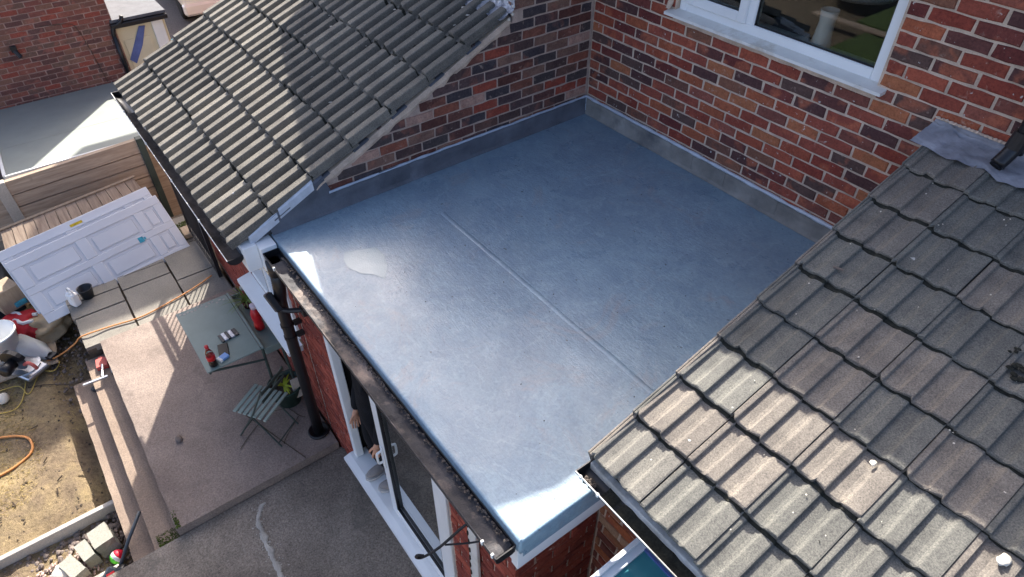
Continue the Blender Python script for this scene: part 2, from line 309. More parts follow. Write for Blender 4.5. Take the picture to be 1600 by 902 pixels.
def tube(bm, pts, r, seg=8, cap=True):
    pts = [Vector(p) for p in pts]; rings = []; n = len(pts)
    rr = r if isinstance(r, (list, tuple)) else [r]*n
    up = Vector((0, 0, 1))
    for i, p in enumerate(pts):
        t = (pts[min(i+1, n-1)] - pts[max(i-1, 0)]).normalized()
        a = t.cross(up)
        if a.length < 0.05: a = t.cross(Vector((1, 0, 0)))
        a.normalize(); c = t.cross(a).normalized()
        if rings and (a.dot(pa) < 0): a = -a; c = -c
        pa = a
        rings.append([bm.verts.new(p + (a*math.cos(2*math.pi*k/seg) + c*math.sin(2*math.pi*k/seg))*rr[i]) for k in range(seg)])
    for i in range(n-1):
        for k in range(seg): bm.faces.new((rings[i][k], rings[i][(k+1) % seg], rings[i+1][(k+1) % seg], rings[i+1][k]))
    if cap:
        bm.faces.new(rings[0]); bm.faces.new(list(reversed(rings[-1])))
    bmesh.ops.recalc_face_normals(bm, faces=bm.faces)
def lathe(bm, prof, c=(0, 0, 0), seg=16, M=None):
    rings = []; allv = []
    for r, z in prof:
        ring = [bm.verts.new((c[0]+r*math.cos(2*math.pi*k/seg), c[1]+r*math.sin(2*math.pi*k/seg), c[2]+z)) for k in range(seg)]; rings.append(ring); allv += ring
    for i in range(len(rings)-1):
        for k in range(seg): bm.faces.new((rings[i][k], rings[i][(k+1) % seg], rings[i+1][(k+1) % seg], rings[i+1][k]))
    if prof[0][0] > 1e-4: bm.faces.new(list(reversed(rings[0])))
    if prof[-1][0] > 1e-4: bm.faces.new(rings[-1])
    if M is not None: bmesh.ops.transform(bm, matrix=M, verts=allv)
    bmesh.ops.recalc_face_normals(bm, faces=bm.faces)
def smoothpts(pts, k=6):
    """catmull-rom"""
    P = [Vector(p) for p in pts]; out = []
    for i in range(len(P)-1):
        p0 = P[max(i-1, 0)]; p1 = P[i]; p2 = P[i+1]; p3 = P[min(i+2, len(P)-1)]
        for j in range(k):
            t = j/k; out.append(0.5*((2*p1) + (-p0+p2)*t + (2*p0-5*p1+4*p2-p3)*t*t + (-p0+3*p1-3*p2+p3)*t**3))
    out.append(P[-1]); return out
def blob(bm, c, r, seed=0, sub=1, amp=0.3, flat=1.0):
    vs_ = bmesh.ops.create_icosphere(bm, subdivisions=sub, radius=1.0)['verts']
    sx, sy, sz = (r, r, r) if isinstance(r, (int, float)) else r
    for v in vs_:
        d = 1 + amp*mnoise.noise(v.co*1.7 + Vector((seed*3.1, seed*1.7, seed)))
        v.co = Vector((c[0]+v.co.x*sx*d, c[1]+v.co.y*sy*d, c[2]+v.co.z*sz*d*flat))
    return vs_

# ------------------------------------------------------------------ bricks
BL, BH, CW, CH = 0.2136, 0.0634, 0.225, 0.075
def brick_mesh(seed, L=BL):
    rnd = random.Random(seed); bm = B(); h = BH/2; l = L/2; e = 0.006
    def j(s=0.0034): return rnd.uniform(-s, s)
    outer = [(-l+.002, -h+.001), (-l/3, -h), (l/3, -h), (l-.002, -h+.002), (l-.001, h-.002), (l/3, h), (-l/3, h), (-l+.003, h-.001)]
    inner = [(-l+e, -h+e), (-l/3, -h+e), (l/3, -h+e), (l-e, -h+e), (l-e, h-e), (l/3, h-e), (-l/3, h-e), (-l+e, h-e)]
    back = [bm.verts.new((x, 0.03, z)) for x, z in outer]
    o = [bm.verts.new((x+j(), 0.0055+j(.001), z+j())) for x, z in outer]
    i = [bm.verts.new((x+j(.002), j(.0008), z+j())) for x, z in inner]
    n = 8
    for k in range(n):
        bm.faces.new((back[k], back[(k+1) % n], o[(k+1) % n], o[k])); bm.faces.new((o[k], o[(k+1) % n], i[(k+1) % n], i[k]))
    bm.faces.new((i[0], i[1], i[6], i[7])); bm.faces.new((i[1], i[2], i[5], i[6])); bm.faces.new((i[2], i[3], i[4], i[5]))
    bmesh.ops.recalc_face_normals(bm, faces=bm.faces); return bm
def mesh_of(bm, name):
    me = bpy.data.meshes.new(name); bm.to_mesh(me); bm.free(); return me
BRICKS = {}
def brick_meshes(mat):
    if mat not in BRICKS:
        full = []; half = []
        for s in range(6):
            m = mesh_of(brick_mesh(s), 'brick'); m.materials.append(MATS[mat]); full.append(m)
        for s in range(3):
            m = mesh_of(brick_mesh(50+s, 0.102), 'brick'); m.materials.append(MATS[mat]); half.append(m)
        BRICKS[mat] = (full, half)
    return BRICKS[mat]
def brickwork(parent, mat, face, plane, u0, u1, z0, z1, keep, limit=300, zoff=0.0, uoff=0.0, cw=CW, ch=CH, cuts=()):
    """stretcher bond. face '-y' at y=plane (u=x) or '+x' at x=plane (u=y). keep(u0,u1,z)->bool"""
    full, half = brick_meshes(mat); rz = 0 if face == '-y' else math.pi/2
    cand = []
    k0 = math.floor((z0-zoff)/ch); k1 = math.ceil((z1-zoff)/ch)
    for k in range(k0, k1):
        zc = zoff + (k+0.5)*ch
        n0 = math.floor((u0-uoff)/cw) - 1; n1 = math.ceil((u1-uoff)/cw) + 1
        sh = 0.5*cw if k % 2 else 0.0
        for n in range(n0, n1):
            a = uoff + n*cw + sh; b = a + cw
            if b <= u0+0.03 or a >= u1-0.03: continue
            a2 = max(a, u0); b2 = min(b, u1)
            iv = [(a2, b2)]
            for (ca, cb, za, zb) in cuts:
                if not (za-.03 < zc < zb+.03): continue
                nv = []
                for (p, q) in iv:
                    if q <= ca or p >= cb: nv.append((p, q)); continue
                    if p < ca: nv.append((p, ca))
                    if q > cb: nv.append((cb, q))
                iv = nv
            for (p, q) in iv:
                if q-p > 0.035 and keep(p, q, zc): cand.append((p, q, zc))
    res = []
    for a, b, zc in cand:
        L = b-a-0.0114; uc = (a+b)/2
        p = (uc, plane, zc) if face == '-y' else (plane, uc, zc)
        vis = inframe(p, 5); d = (Vector(p)-CAM).length
        res.append((0 if vis else 1, d, p, L))
    res.sort(key=lambda r: r[:2]); rnd = random.Random(hash((mat, plane, u0)) & 0xffff)
    stuff = B(); ns = 0
    for i, (nv, d, p, L) in enumerate(res):
        hb = L < 0.15; ms = half if hb else full; me = rnd.choice(ms); base = 0.102 if hb else BL
        jit = (rnd.uniform(-.0015, .0015), rnd.uniform(-.0015, .0015)); out = rnd.uniform(-.0025, .002)
        loc = Vector(p) + (Vector((jit[0], out, jit[1])) if face == '-y' else Vector((-out, jit[0], jit[1])))
        flip = rnd.random() < 0.5
        rot = (0, math.pi if flip else rnd.uniform(-.008, .008), rz)
        if nv == 0 and i < limit:
            inst('brick', me, parent, loc, rot, (L/base, 1, ch/CH))
        else:
            M = Matrix.LocRotScale(loc, Matrix.Rotation(rz, 3, 'Z').to_quaternion(), Vector((L/base, 1, ch/CH)))
            tmp = bpy.data.meshes.new('t'); tmp.from_pydata([M @ v.co for v in me.vertices], [], [tuple(f.vertices) for f in me.polygons]); stuff.from_mesh(tmp); bpy.data.meshes.remove(tmp); ns += 1
    if ns: mk('brick', stuff, mat, parent, kind='stuff')
    else: stuff.free()

# ------------------------------------------------------------------ roof tiles
def tile_mesh(prof, length, th, name, mat, seed=0):
    rnd = random.Random(seed); bm = B(); top = []; bot = []
    ys = [0.0, 0.006, length*0.5, length]; chip = {}
    if seed % 2:
        for x, h in rnd.sample(list(prof), 2): chip[x] = rnd.uniform(.006, .018)
    for yi, y in enumerate(ys):
        rt = []; rb = []
        for x, h in prof:
            ch = 0.004 if yi == 0 else 0.0
            if x in chip and yi < 2: y_ = y + chip[x]
            else: y_ = y
            rt.append(bm.verts.new((x, y_ + (rnd.uniform(-.003, .003) if yi < 2 else 0), h + th - ch + rnd.uniform(-.0007, .0007))))
            rb.append(bm.verts.new((x, y_, h*0.9)))
        top.append(rt); bot.append(rb)
    n = len(prof)
    for a in range(len(ys)-1):
        for k in range(n-1):
            bm.faces.new((top[a][k], top[a][k+1], top[a+1][k+1], top[a+1][k]))
    for k in range(n-1):
        bm.faces.new((bot[0][k], bot[0][k+1], top[0][k+1], top[0][k])); bm.faces.new((bot[0][k+1], bot[0][k], bot[-1][k], bot[-1][k+1]))
    for k in (0, n-1):
        bm.faces.new([bot[0][k]] + [t[k] for t in top] + [bot[-1][k]])
    bmesh.ops.recalc_face_normals(bm, faces=bm.faces); me = mesh_of(bm, name); me.materials.append(MATS[mat]); return me

def lay_tiles(parent, meshes, x0, ncol, cw, yE, zE, slope, gauge, nrow, lift, jit=0.002, topcut=None, name='roof_tile', rnd=random.Random(3)):
    ang = math.atan(slope); cs, sn = math.cos(ang), math.sin(ang)
    nrm = Vector((0, -sn, cs)); tilt = ang - lift/gauge*0.9
    for r in range(nrow):
        s = r*gauge
        for c in range(ncol):
            p = Vector((x0 + c*cw, yE + s*cs, zE + s*sn)) + nrm*lift*0.95
            p += Vector((rnd.uniform(-jit, jit)*0.5, 0, 0)) + Vector((0, cs, sn))*rnd.uniform(-jit, jit)*1.6 + nrm*rnd.uniform(0, jit*0.6)
            inst(name, rnd.choice(meshes), parent, p, (tilt, 0, rnd.uniform(-.004, .004)))
def step_moss(parent, x0, x1, yE, zE, slope, gauge, nrow, seed, lift, dens=60, size=0.010):
    ang = math.atan(slope); cs, sn = math.cos(ang), math.sin(ang); nrm = Vector((0, -sn, cs)); rnd = random.Random(seed); bm = B()
    for r in range(1, nrow):
        n = int((x1-x0)*dens)
        for i in range(n):
            x = rnd.uniform(x0, x1); s = r*gauge - rnd.uniform(0.0, 0.012)
            if mnoise.noise(Vector((x*2.2, r*3.7, seed))) < -0.15: continue
            p = Vector((x, yE+s*cs, zE+s*sn)) + nrm*(lift*0.45+0.004)
            q = size*rnd.uniform(0.5, 1.4)
            blob(bm, p, (q*1.5, q, q*0.8), i, 1, 0.5)
    mk('moss', bm, 'moss_shade_dark', parent, kind='stuff')
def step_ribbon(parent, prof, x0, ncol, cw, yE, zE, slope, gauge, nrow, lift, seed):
    """moss under the lower edge of every course, with the gap shadow drawn as dark colour"""
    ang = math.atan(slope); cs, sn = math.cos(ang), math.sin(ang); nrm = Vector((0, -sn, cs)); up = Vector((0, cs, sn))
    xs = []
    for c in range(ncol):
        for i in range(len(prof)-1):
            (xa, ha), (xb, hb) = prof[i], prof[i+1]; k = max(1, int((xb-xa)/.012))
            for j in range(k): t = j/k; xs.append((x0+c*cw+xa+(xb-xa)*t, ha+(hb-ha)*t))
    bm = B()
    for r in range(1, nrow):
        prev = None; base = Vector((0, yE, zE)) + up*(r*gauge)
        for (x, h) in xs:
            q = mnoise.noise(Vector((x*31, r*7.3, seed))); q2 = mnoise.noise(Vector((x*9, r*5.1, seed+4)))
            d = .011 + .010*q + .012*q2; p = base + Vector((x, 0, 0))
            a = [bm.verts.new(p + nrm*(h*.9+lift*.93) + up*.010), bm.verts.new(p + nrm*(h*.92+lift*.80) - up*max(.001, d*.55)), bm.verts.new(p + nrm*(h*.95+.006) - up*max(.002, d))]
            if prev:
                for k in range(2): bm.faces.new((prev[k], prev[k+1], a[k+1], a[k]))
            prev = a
    mk('joint_moss_shade', bm, 'moss_shade_dark', parent)  # one dark strip for moss and painted gap shadow together

# ================================================================== GROUND
ZP, ZS, ZL, ZG = -2.15, -2.185, -2.235, -2.78
bm = B(); bmesh.ops.create_grid(bm, x_segments=2, y_segments=2, size=400); bmesh.ops.translate(bm, verts=bm.verts, vec=(0, 0, -3.05))
mk('ground', bm, 'dark_earth', kind='structure')
# dug-over garden with dry grass
bm = B(); nx, ny = 120, 110; X0, X1, Y0, Y1 = -6.6, 3.5, -8.2, -4.05
vv = [[None]*(ny+1) for _ in range(nx+1)]
for i in range(nx+1):
    for j in range(ny+1):
        x = X0+(X1-X0)*i/nx; y = Y0+(Y1-Y0)*j/ny
        z = ZG + 0.05*mnoise.noise(Vector((x*1.3, y*1.3, 2))) + 0.025*mnoise.noise(Vector((x*5, y*5, 9))) + 0.014*mnoise.noise(Vector((x*13, y*13, 4)))
        if y > -4.75: z -= 0.10*min(1, (y+4.75)/0.15)
        vv[i][j] = bm.verts.new((x, y, z))
for i in range(nx):
    for j in range(ny): bm.faces.new((vv[i][j], vv[i+1][j], vv[i+1][j+1], vv[i][j+1]))
mk('garden_ground', bm, 'garden_soil', kind='structure', smooth=True)
bm = B(); rnd = random.Random(5)
for i in range(5200):
    x = rnd.uniform(-4.2, -0.9); y = rnd.uniform(-6.2, -4.62)
    if mnoise.noise(Vector((x*1.1, y*1.4, 1))) < -0.02: continue
    z = ZG-0.01 + 0.05*mnoise.noise(Vector((x*1.3, y*1.3, 2))); a = rnd.uniform(0, 6.3); l = rnd.uniform(.02, .07); tl = rnd.uniform(0.1, 0.6)
    d = Vector((math.cos(a), math.sin(a), tl))*l; s = Vector((-math.sin(a), math.cos(a), 0))*0.0016
    p = Vector((x, y, z+0.006)); m_ = p + d*0.6 + Vector((0, 0, .004)); e = p+d
    bm.faces.new([bm.verts.new(q) for q in (p-s, p+s, m_+s*.7, e, m_-s*.7)])
o = mk('dry_grass', bm, 'dry_grass', kind='stuff'); tag(o, 'thin straw-coloured dry grass scattered over the bare garden soil', 'grass')
bm = B(); rnd = random.Random(8)
for i in range(900):
    x = rnd.uniform(-5.4, -0.9); y = rnd.uniform(-6.2, -4.35); r = rnd.choice((.004, .006, .008, .010, .013))*rnd.uniform(.7, 1.4)
    z = ZG + 0.05*mnoise.noise(Vector((x*1.3, y*1.3, 2))) - (0.08 if y > -4.65 else 0)
    blob(bm, (x, y, z), (r, r*.8, r*.6), i, 1, 0.5)
o = mk('soil_clods', bm, 'dark_earth', kind='stuff'); tag(o, 'crumbly clods of soil and pebbles across the dug garden', 'soil')
# wild strip below the slabs
bm = B(); rnd = random.Random(18)
for i in range(520):
    x = rnd.uniform(-4.6, -2.2); y = rnd.uniform(-4.95, -4.3); r = rnd.uniform(.008, .03)
    blob(bm, (x, y, ZG-0.05+rnd.uniform(0, .02)), (r, r*.8, r*.6), i, 1, 0.5)
o = mk('rubble', bm, 'stone_gravel', kind='stuff'); tag(o, 'loose rubble and pebbles along the sunken edge of the slabs', 'rubble')

def wavy_slab(name, x0, x1, y0, y1, z, depth, mat, parent=None, kind='structure', n=24, amp=0.004, edge=0.006, seed=0):
    """flat slab with slightly worn edges and surface"""
    bm = B(); top = []
    nx = max(2, int((x1-x0)*n/2)); ny = max(2, int((y1-y0)*n/2))
    for i in range(nx+1):
        row = []
        for j in range(ny+1):
            x = x0+(x1-x0)*i/nx; y = y0+(y1-y0)*j/ny; e = edge*mnoise.noise(Vector((x*6, y*6, seed)))
            xx = x + (e if i in (0, nx) else 0); yy = y + (e if j in (0, ny) else 0)
            dz = amp*mnoise.noise(Vector((x*2.5, y*2.5, seed+5))) - (0.004 if i in (0, nx) or j in (0, ny) else 0)
            row.append(bm.verts.new((xx, yy, z+dz)))
        top.append(row)
    for i in range(nx):
        for j in range(ny): bm.faces.new((top[i][j], top[i+1][j], top[i+1][j+1], top[i][j+1]))
    per = [top[i][0] for i in range(nx+1)] + [top[nx][j] for j in range(1, ny+1)] + [top[i][ny] for i in range(nx-1, -1, -1)] + [top[0][j] for j in range(ny-1, 0, -1)]
    low = [bm.verts.new((v.co.x, v.co.y, z-depth)) for v in per]
    for k in range(len(per)): bm.faces.new((per[k], low[k], low[(k+1) % len(per)], per[(k+1) % len(per)]))
    bmesh.ops.recalc_face_normals(bm, faces=bm.faces)
    o = mk(name, bm, mat, parent, kind=kind if not parent else None); return o
# concrete patio: main raft, three flags near the downpipe, outer strip
RAISE = ZP
pat = wavy_slab('patio', -2.33, 0.178, -4.135, -2.78, ZP, 0.5, 'patio_concrete', amp=.003)
# steps
HR = 0.185
wavy_slab('step', -2.36, 0.20, -4.335, -4.10, ZP-HR, 0.4, 'step_concrete', seed=11, edge=0.006)
wavy_slab('step', -2.30, 0.26, -4.525, -4.29, ZP-2*HR, 0.4, 'step_concrete', seed=12, edge=0.007)
# lower apron in front of the french doors
wavy_slab('apron', 0.185, 6.0, -5.2, -2.45, ZL, 0.6, 'old_concrete', n=14, amp=0.006, seed=20)
# repair smear on the apron
bm = B(); rnd = random.Random(2); pts = [(0.30, -3.52), (0.42, -3.60), (0.60, -3.62), (0.85, -3.63), (1.1, -3.64), (1.5, -3.66)]
pl = smoothpts([(x, y, ZL+0.004) for x, y in pts], 26); prev = None
for i, p in enumerate(pl):
    w1 = max(.004, 0.020 + 0.022*mnoise.noise(Vector((i*.11, 0, 3))) + .012*mnoise.noise(Vector((i*.6, 4, 3)))); w2 = max(.004, 0.020 + 0.024*mnoise.noise(Vector((i*.13, 7, 3))) + .012*mnoise.noise(Vector((i*.55, 9, 3))))
    a = [bm.verts.new((p.x + .004*rnd.uniform(-1, 1), p.y + o_, p.z + h_)) for o_, h_ in ((-w1, 0), (-w1*.6, .003+.002*rnd.random()), (0, .004+.003*rnd.random()), (w2*.6, .003+.002*rnd.random()), (w2, 0))]
    if prev:
        for k in range(4): bm.faces.new((prev[k], prev[k+1], a[k+1], a[k]))
    prev = a
for k in range(160):
    p = rnd.choice(pl); r = rnd.uniform(.002, .007); blob(bm, (p.x+rnd.gauss(0, .03), p.y+rnd.gauss(0, .035), ZL+.003), (r, r, r*.35), k, 1, .5)
mk('mortar_smear', bm, 'repair_mortar', kind='structure')
# paving slabs
SL = thing('paving', 'grey concrete paving flags with dark open joints beside the white doors', 'paving')
SX = [-3.95, -3.52, -3.10, -2.54, -2.34]
g = 0.019
def flag(x0, x1, y0, y1, s): 
    o = wavy_slab('slab', x0+g/2, x1-g/2, y0+g/2, y1-g/2, ZS+random.uniform(-.004, .004), 0.08, 'slab_concrete', SL, n=10, amp=0.003, edge=0.006, seed=s)
flag(-3.49, -2.87, -3.25, -2.79, 1); flag(-2.87, -2.35, -3.25, -2.79, 2); flag(-3.30, -3.05, -3.77, -3.25, 3); flag(-3.90, -3.30, -3.77, -3.25, 13)
flag(-3.05, -2.35, -3.77, -3.25, 4); flag(-3.14, -2.87, -4.30, -3.77, 5); flag(-2.87, -2.35, -4.28, -3.77, 6); flag(-3.72, -3.14, -4.30, -3.77, 7); flag(-4.1, -3.49, -3.25, -2.79, 8)
bm = B(); box(bm, (-4.2, -4.27, ZS-0.6), (-2.36, -2.78, ZS-0.045)); mk('bedding', bm, 'dark_earth', SL)
# moss
bm = B(); rnd = random.Random(31)
for i in range(700):
    x = 0.168 - rnd.random()**1.6*0.17; y = -4.30 + rnd.random()**1.3*0.20; r = rnd.uniform(.003, .008)*(1-abs(x-.165)*3)
    if y < -4.13: z = ZP-HR+.002
    else: z = ZP+.001
    blob(bm, (x, y, z), (r, r, r*.7), i, 1, .5)
for i in range(500):
    x = rnd.uniform(-3.95, -3.55); y = rnd.uniform(-3.02, -2.80); r = rnd.uniform(.004, .010); blob(bm, (x, y, ZS+.001), (r, r, r*.7), i, 1, .5)
o = mk('moss', bm, 'moss_green', kind='stuff'); tag(o, 'green moss grown in the corners of the patio concrete', 'moss')
# driveway beyond the left extension
bm = B(); box(bm, (-16, -2.2, -3.2), (-3.3, 14, -3.02)); mk('driveway', bm, 'tarmac', kind='structure')
bm = B(); rnd = random.Random(77)
for i in range(1500):
    x = rnd.uniform(-13, -7.2); y = rnd.uniform(-2.1, 1.5); r = rnd.uniform(.008, .022); blob(bm, (x, y, -3.01), (r, r, r*.7), i, 1, .5)
o = mk('driveway_grit', bm, 'stone_gravel', kind='stuff'); tag(o, 'coarse grey grit lying on the driveway behind the tiled roof', 'gravel')

# ================================================================== MAIN HOUSE
HOUSE = thing('house', 'red brick house rear wall with white framed window above the flat roof', 'house')
WX0, WX1, WZ0, WZ1 = 0.79, 2.255, 1.055, 1.96        # window opening
EZ = 2.13                                              # eave height
bm = B()
for a, b in (((0.0, .007, -2.4), (WX0, .25, EZ)), ((WX1, .007, -2.4), (9, .25, EZ)), ((WX0, .007, -2.4), (WX1, .25, WZ0-.012)), ((WX0, .007, WZ1), (WX1, .25, EZ))): box(bm, a, b)
RW = mk('wall', bm, 'mortar_pale', HOUSE)
brickwork(RW, 'brick_red', '-y', 0.0, 0.004, 4.2, 0.0, 2.1, lambda a, b, z: True, 300, zoff=0.012, uoff=0.006, cuts=[(WX0-.004, WX1+.006, WZ0-.02, WZ1)])
bm = B(); box(bm, (4.2, .0, -2.4), (9, .006, EZ)); mk('wall_cladding', bm, 'brickwork_far', HOUSE)
# projecting left bay (gable towards the garden)
bm = B(); GX0, GX1 = -3.05, 0.0
gp = [(GX0, -2.4), (GX1-.007, -2.4), (GX1-.007, 2.16), (-1.30, 3.06), (GX0, 1.98)]
prism(bm, gp, 'y', -0.77, 6.0); LW = mk('wall', bm, 'mortar_grey', HOUSE)
bm = B(); prism(bm, [(GX0+.01, 1.1), (GX1-.02, 1.1), (GX1-.02, 2.04), (-1.30, 3.00), (GX0+.01, 1.96)], 'y', -0.776, -0.771); mk('wall_cladding', bm, 'brickwork_far', HOUSE)
# gable roof over the bay
bm = B(); prism(bm, [(-3.25, 1.90), (-1.30, 3.13), (0.06, 2.17), (0.06, 2.25), (-1.30, 3.27), (-3.25, 1.99)], 'y', -0.90, 6.2); mk('roof', bm, 'slate', HOUSE)
bm = B(); prism(bm, [(-0.35, EZ), (3.6, EZ+2.75), (7.6, EZ), (7.6, EZ+.06), (3.6, EZ+2.84), (-0.35, EZ+.08)], 'x', 0.065, 9.2); mk('roof', bm, 'slate', HOUSE)
bm = B(); box(bm, (0.0, -0.33, EZ-.12), (9, .26, EZ-.001)); mk('soffit', bm, 'upvc_white', HOUSE)
bm = B(); box(bm, (4.0, .25, -2.4), (9.0, 7.2, EZ)); box(bm, (0, 3.2, -2.4), (4.0, 7.2, EZ)); mk('wall', bm, 'brickwork_far', HOUSE)
# room behind the window
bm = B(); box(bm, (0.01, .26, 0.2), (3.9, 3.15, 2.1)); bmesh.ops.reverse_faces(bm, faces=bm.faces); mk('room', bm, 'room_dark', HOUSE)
# window
WN = thing('window', 'white plastic framed window set in the red brick wall', 'window'); 
def frame_rect(bm, x0, x1, z0, z1, w, y0, y1, bev=0.006):
    box(bm, (x0, y0, z0), (x0+w, y1, z1), bev); box(bm, (x1-w, y0, z0), (x1, y1, z1), bev)
    box(bm, (x0+w-.002, y0+.001, z0), (x1-w+.002, y1-.001, z0+w), bev); box(bm, (x0+w-.002, y0+.001, z1-w), (x1-w+.002, y1-.001, z1), bev)
bm = B(); frame_rect(bm, WX0+.004, WX1-.003, WZ0+.002, WZ1-.004, .062, .035, .10); box(bm, (1.325, .036, WZ0+.06), (1.388, .099, WZ1-.06), .006); mk('frame', bm, 'upvc_white', WN)
bm = B(); frame_rect(bm, WX0+.062, 1.333, WZ0+.058, WZ1-.062, .062, .018, .08); CS = mk('casement', bm, 'upvc_white', WN)
bm = B(); box(bm, (WX0+.118, .046, WZ0+.114), (1.278, .052, WZ1-.118)); mk('pane', bm, 'window_glass', CS)
bm = B(); frame_rect(bm, WX0+.119, 1.276, WZ0+.115, WZ1-.119, .008, .030, .046, 0); mk('gasket', bm, 'black_plastic', CS)
bm = B(); box(bm, (1.384, .062, WZ0+.06), (WX1-.062, .068, WZ1-.062)); mk('pane', bm, 'window_glass', WN)
bm = B(); frame_rect(bm, 1.386, WX1-.064, WZ0+.062, WZ1-.064, .008, .05, .062, 0); mk('gasket', bm, 'black_plastic', WN)
bm = B(); prism(bm, [(-.055, 1.030), (-.055, 1.048), (.04, 1.062), (.2, 1.062), (.2, 1.03)], 'x', 0.745, 2.315); o = mk('sill', bm, 'sill_white', WN)
bm = B(); box(bm, (WX0+.01, .103, WZ0-.01), (WX1-.01, .30, WZ0+.012)); mk('inner_sill', bm, 'upvc_white', WN)
bm = B(); tube(bm, [(0.752, -.03, 1.062), (0.752, -.01, 1.10), (0.76, .01, 1.135)], [.016, .02, .012], 8); mk('sill_end_mortar', bm, 'mortar_pale', WN)
VS = B(); lathe(VS, [(.055, 0), (.062, .01), (.050, .09), (.044, .17), (.052, .235), (.047, .236), (.040, .17), (.04, .03)], (1.79, .150, WZ0+.013), 24)
o = mk('vase', VS, 'vase_white', smooth=True); tag(o, 'tall white vase standing inside on the window sill', 'vase')
# lead flashing over the right lean-to
bm = B(); nx, ny = 40, 16; rows = []
for i in range(nx+1):
    x = 2.595 + (4.2-2.595)*i/nx; row = []
    for j in range(ny+1):
        t = j/ny
        if t < 0.4: y = -.010; z = 1.022 - (t/.4)*0.035
        else: q = (t-.4)/.6; y = -.010 - q*.16 + (.018*math.sin(x*22) if t > .9 else 0); z = 0.987 - q*.060
        row.append(bm.verts.new((x + (0.03*(1-t)-0.01 if i == 0 else 0) + .006*mnoise.noise(Vector((t*4, x*3, 1))), y - .010*mnoise.noise(Vector((x*16, t*9, 2))), z + .014*mnoise.noise(Vector((x*15, t*9, 7))) + .008*mnoise.noise(Vector((x*34, t*17, 7))))))
    rows.append(row)
for i in range(nx):
    for j in range(ny): bm.faces.new((rows[i][j], rows[i+1][j], rows[i+1][j+1], rows[i][j+1]))
bmesh.ops.recalc_face_normals(bm, faces=bm.faces)
o = mk('lead_flashing', bm, 'lead', smooth=True); tag(o, 'crumpled grey lead flashing where the right tiled roof meets the wall', 'flashing')
bm = B(); 
for i in range(60):
    x = 2.62+i*.022; blob(bm, (x, -.012, 1.022), (.016, .010, .008), i, 1, .6)
mk('mortar_bead', bm, 'mortar_pale', o)
# black downpipe that ends above the right roof
bm = B(); tube(bm, smoothpts([(3.02, -.075, 3.0), (3.02, -.075, 1.2), (3.015, -.085, 1.07), (2.995, -.15, .975)], 5), .036, 14); o = mk('downpipe', bm, 'black_plastic', smooth=True); tag(o, 'black round downpipe ending over the lead flashing on the red wall', 'downpipe')
bm = B(); tube(bm, [(3.017, -.078, 1.13), (3.012, -.090, 1.05)], .043, 14); mk('collar', bm, 'black_plastic', o)
bm = B(); tube(bm, [(2.9945, -.152, .973), (2.993, -.157, .967)], .03, 14); mk('bore', bm, 'cloth_black', o)

# ================================================================== LEFT LEAN-TO
LS = 0.46512; LEY, LEZ = -3.035, -0.075                       # slope, eave line
def lroof(y): return LEZ + LS*(y-LEY)
LEFT = thing('left_extension', 'brick lean-to extension with grey ribbed tile roof left of the flat roof', 'extension')
# masonry: front wall y=-2.76, flank x=0 up to the slope
bm = B(); prism(bm, [(-2.755, -2.4), (-0.772, -2.4), (-0.772, lroof(-0.77)-.06), (-2.755, lroof(-2.755)-.06)], 'x', -2.95, -0.008); LWALL = mk('wall', bm, 'mortar_grey', LEFT)
def keepA(a, b, z):   # stay under the verge mortar
    return z > 0.10 and (a > -0.80 or z + .030 < lroof((a+b)/2) - 0.030)
brickwork(LWALL, 'brick_plum', '+x', 0.0, -2.70, -0.008, 0.08, 2.0, keepA, 300, zoff=0.012, uoff=-.008)
brickwork(LWALL, 'brick_extension', '-y', -2.762, -2.95, -0.02, -2.15, -0.25, lambda a, b, z: True, 150, zoff=0.012, cuts=[(-1.145, -.135, -1.235, -.30)])
# roof deck
bm = B(); prism(bm, [(LEY+.03, LEZ-.06), (LEY+.03, LEZ-.012), (-0.775, lroof(-0.775)-.012), (-0.775, lroof(-0.775)-.09)], 'x', -3.04, -0.012); mk('roof_deck', bm, 'slate', LEFT)
# ribbed tiles
def lprof():
    p = []; q = 0.13865
    for k in range(2):
        o_ = k*q; p += [(o_, 0.0), (o_+.066, 0.0), (o_+.072, .044), (o_+.077, .048), (o_+.128, .048), (o_+.133, .044)]
    p += [(.2745, .001), (.2778, .001)]
    return p
LT = [tile_mesh(lprof(), .385, .015, 'roof_tile', 'tile_weathered', s) for s in range(6)]
LCW = 0.2773
lay_tiles(LEFT, LT, -3.045, 11, LCW, LEY, LEZ, LS, 0.345, 7, .028, .005)
step_ribbon(LEFT, lprof(), -3.045, 11, LCW, LEY, LEZ, LS, 0.345, 7, .028, 4)
# dark holes / moss clumps and droppings seen on the roof
def on_left(x, y, up=.03): return Vector((x, y, lroof(y))) + Vector((0, -.42, .907))*up
for (x, y, r) in ((-0.42, -1.33, .05), (-1.55, -2.3, .03), (-1.55, -2.55, .03), (-0.60, -1.78, .028), (-2.35, -2.75, .025)):
    bm = B()
    for k in range(14): blob(bm, on_left(x+random.uniform(-r, r), y+random.uniform(-r, r)*.7, .02+random.uniform(0, .012)), (r*.35, r*.3, r*.2), k+int(x*100), 1, .6)
    mk('moss_clump', bm, 'moss_shade_dark', LEFT)
bm = B(); rnd = random.Random(9)
for k in range(60):
    x = rnd.uniform(-1.6, -.15); y = rnd.uniform(-2.2, -.9)
    r = rnd.choice((.004, .006, .008, .012)); blob(bm, on_left(x, y, .046), (r, r*1.5, .003), k, 1, .5)
for k in range(9): blob(bm, on_left(-.28+rnd.uniform(-.1, .06), -.98+rnd.uniform(-.1, .08), .047), (.012, .018, .006), k, 1, .5)
mk('bird_lime', bm, 'stone_pale', LEFT, kind='stuff')
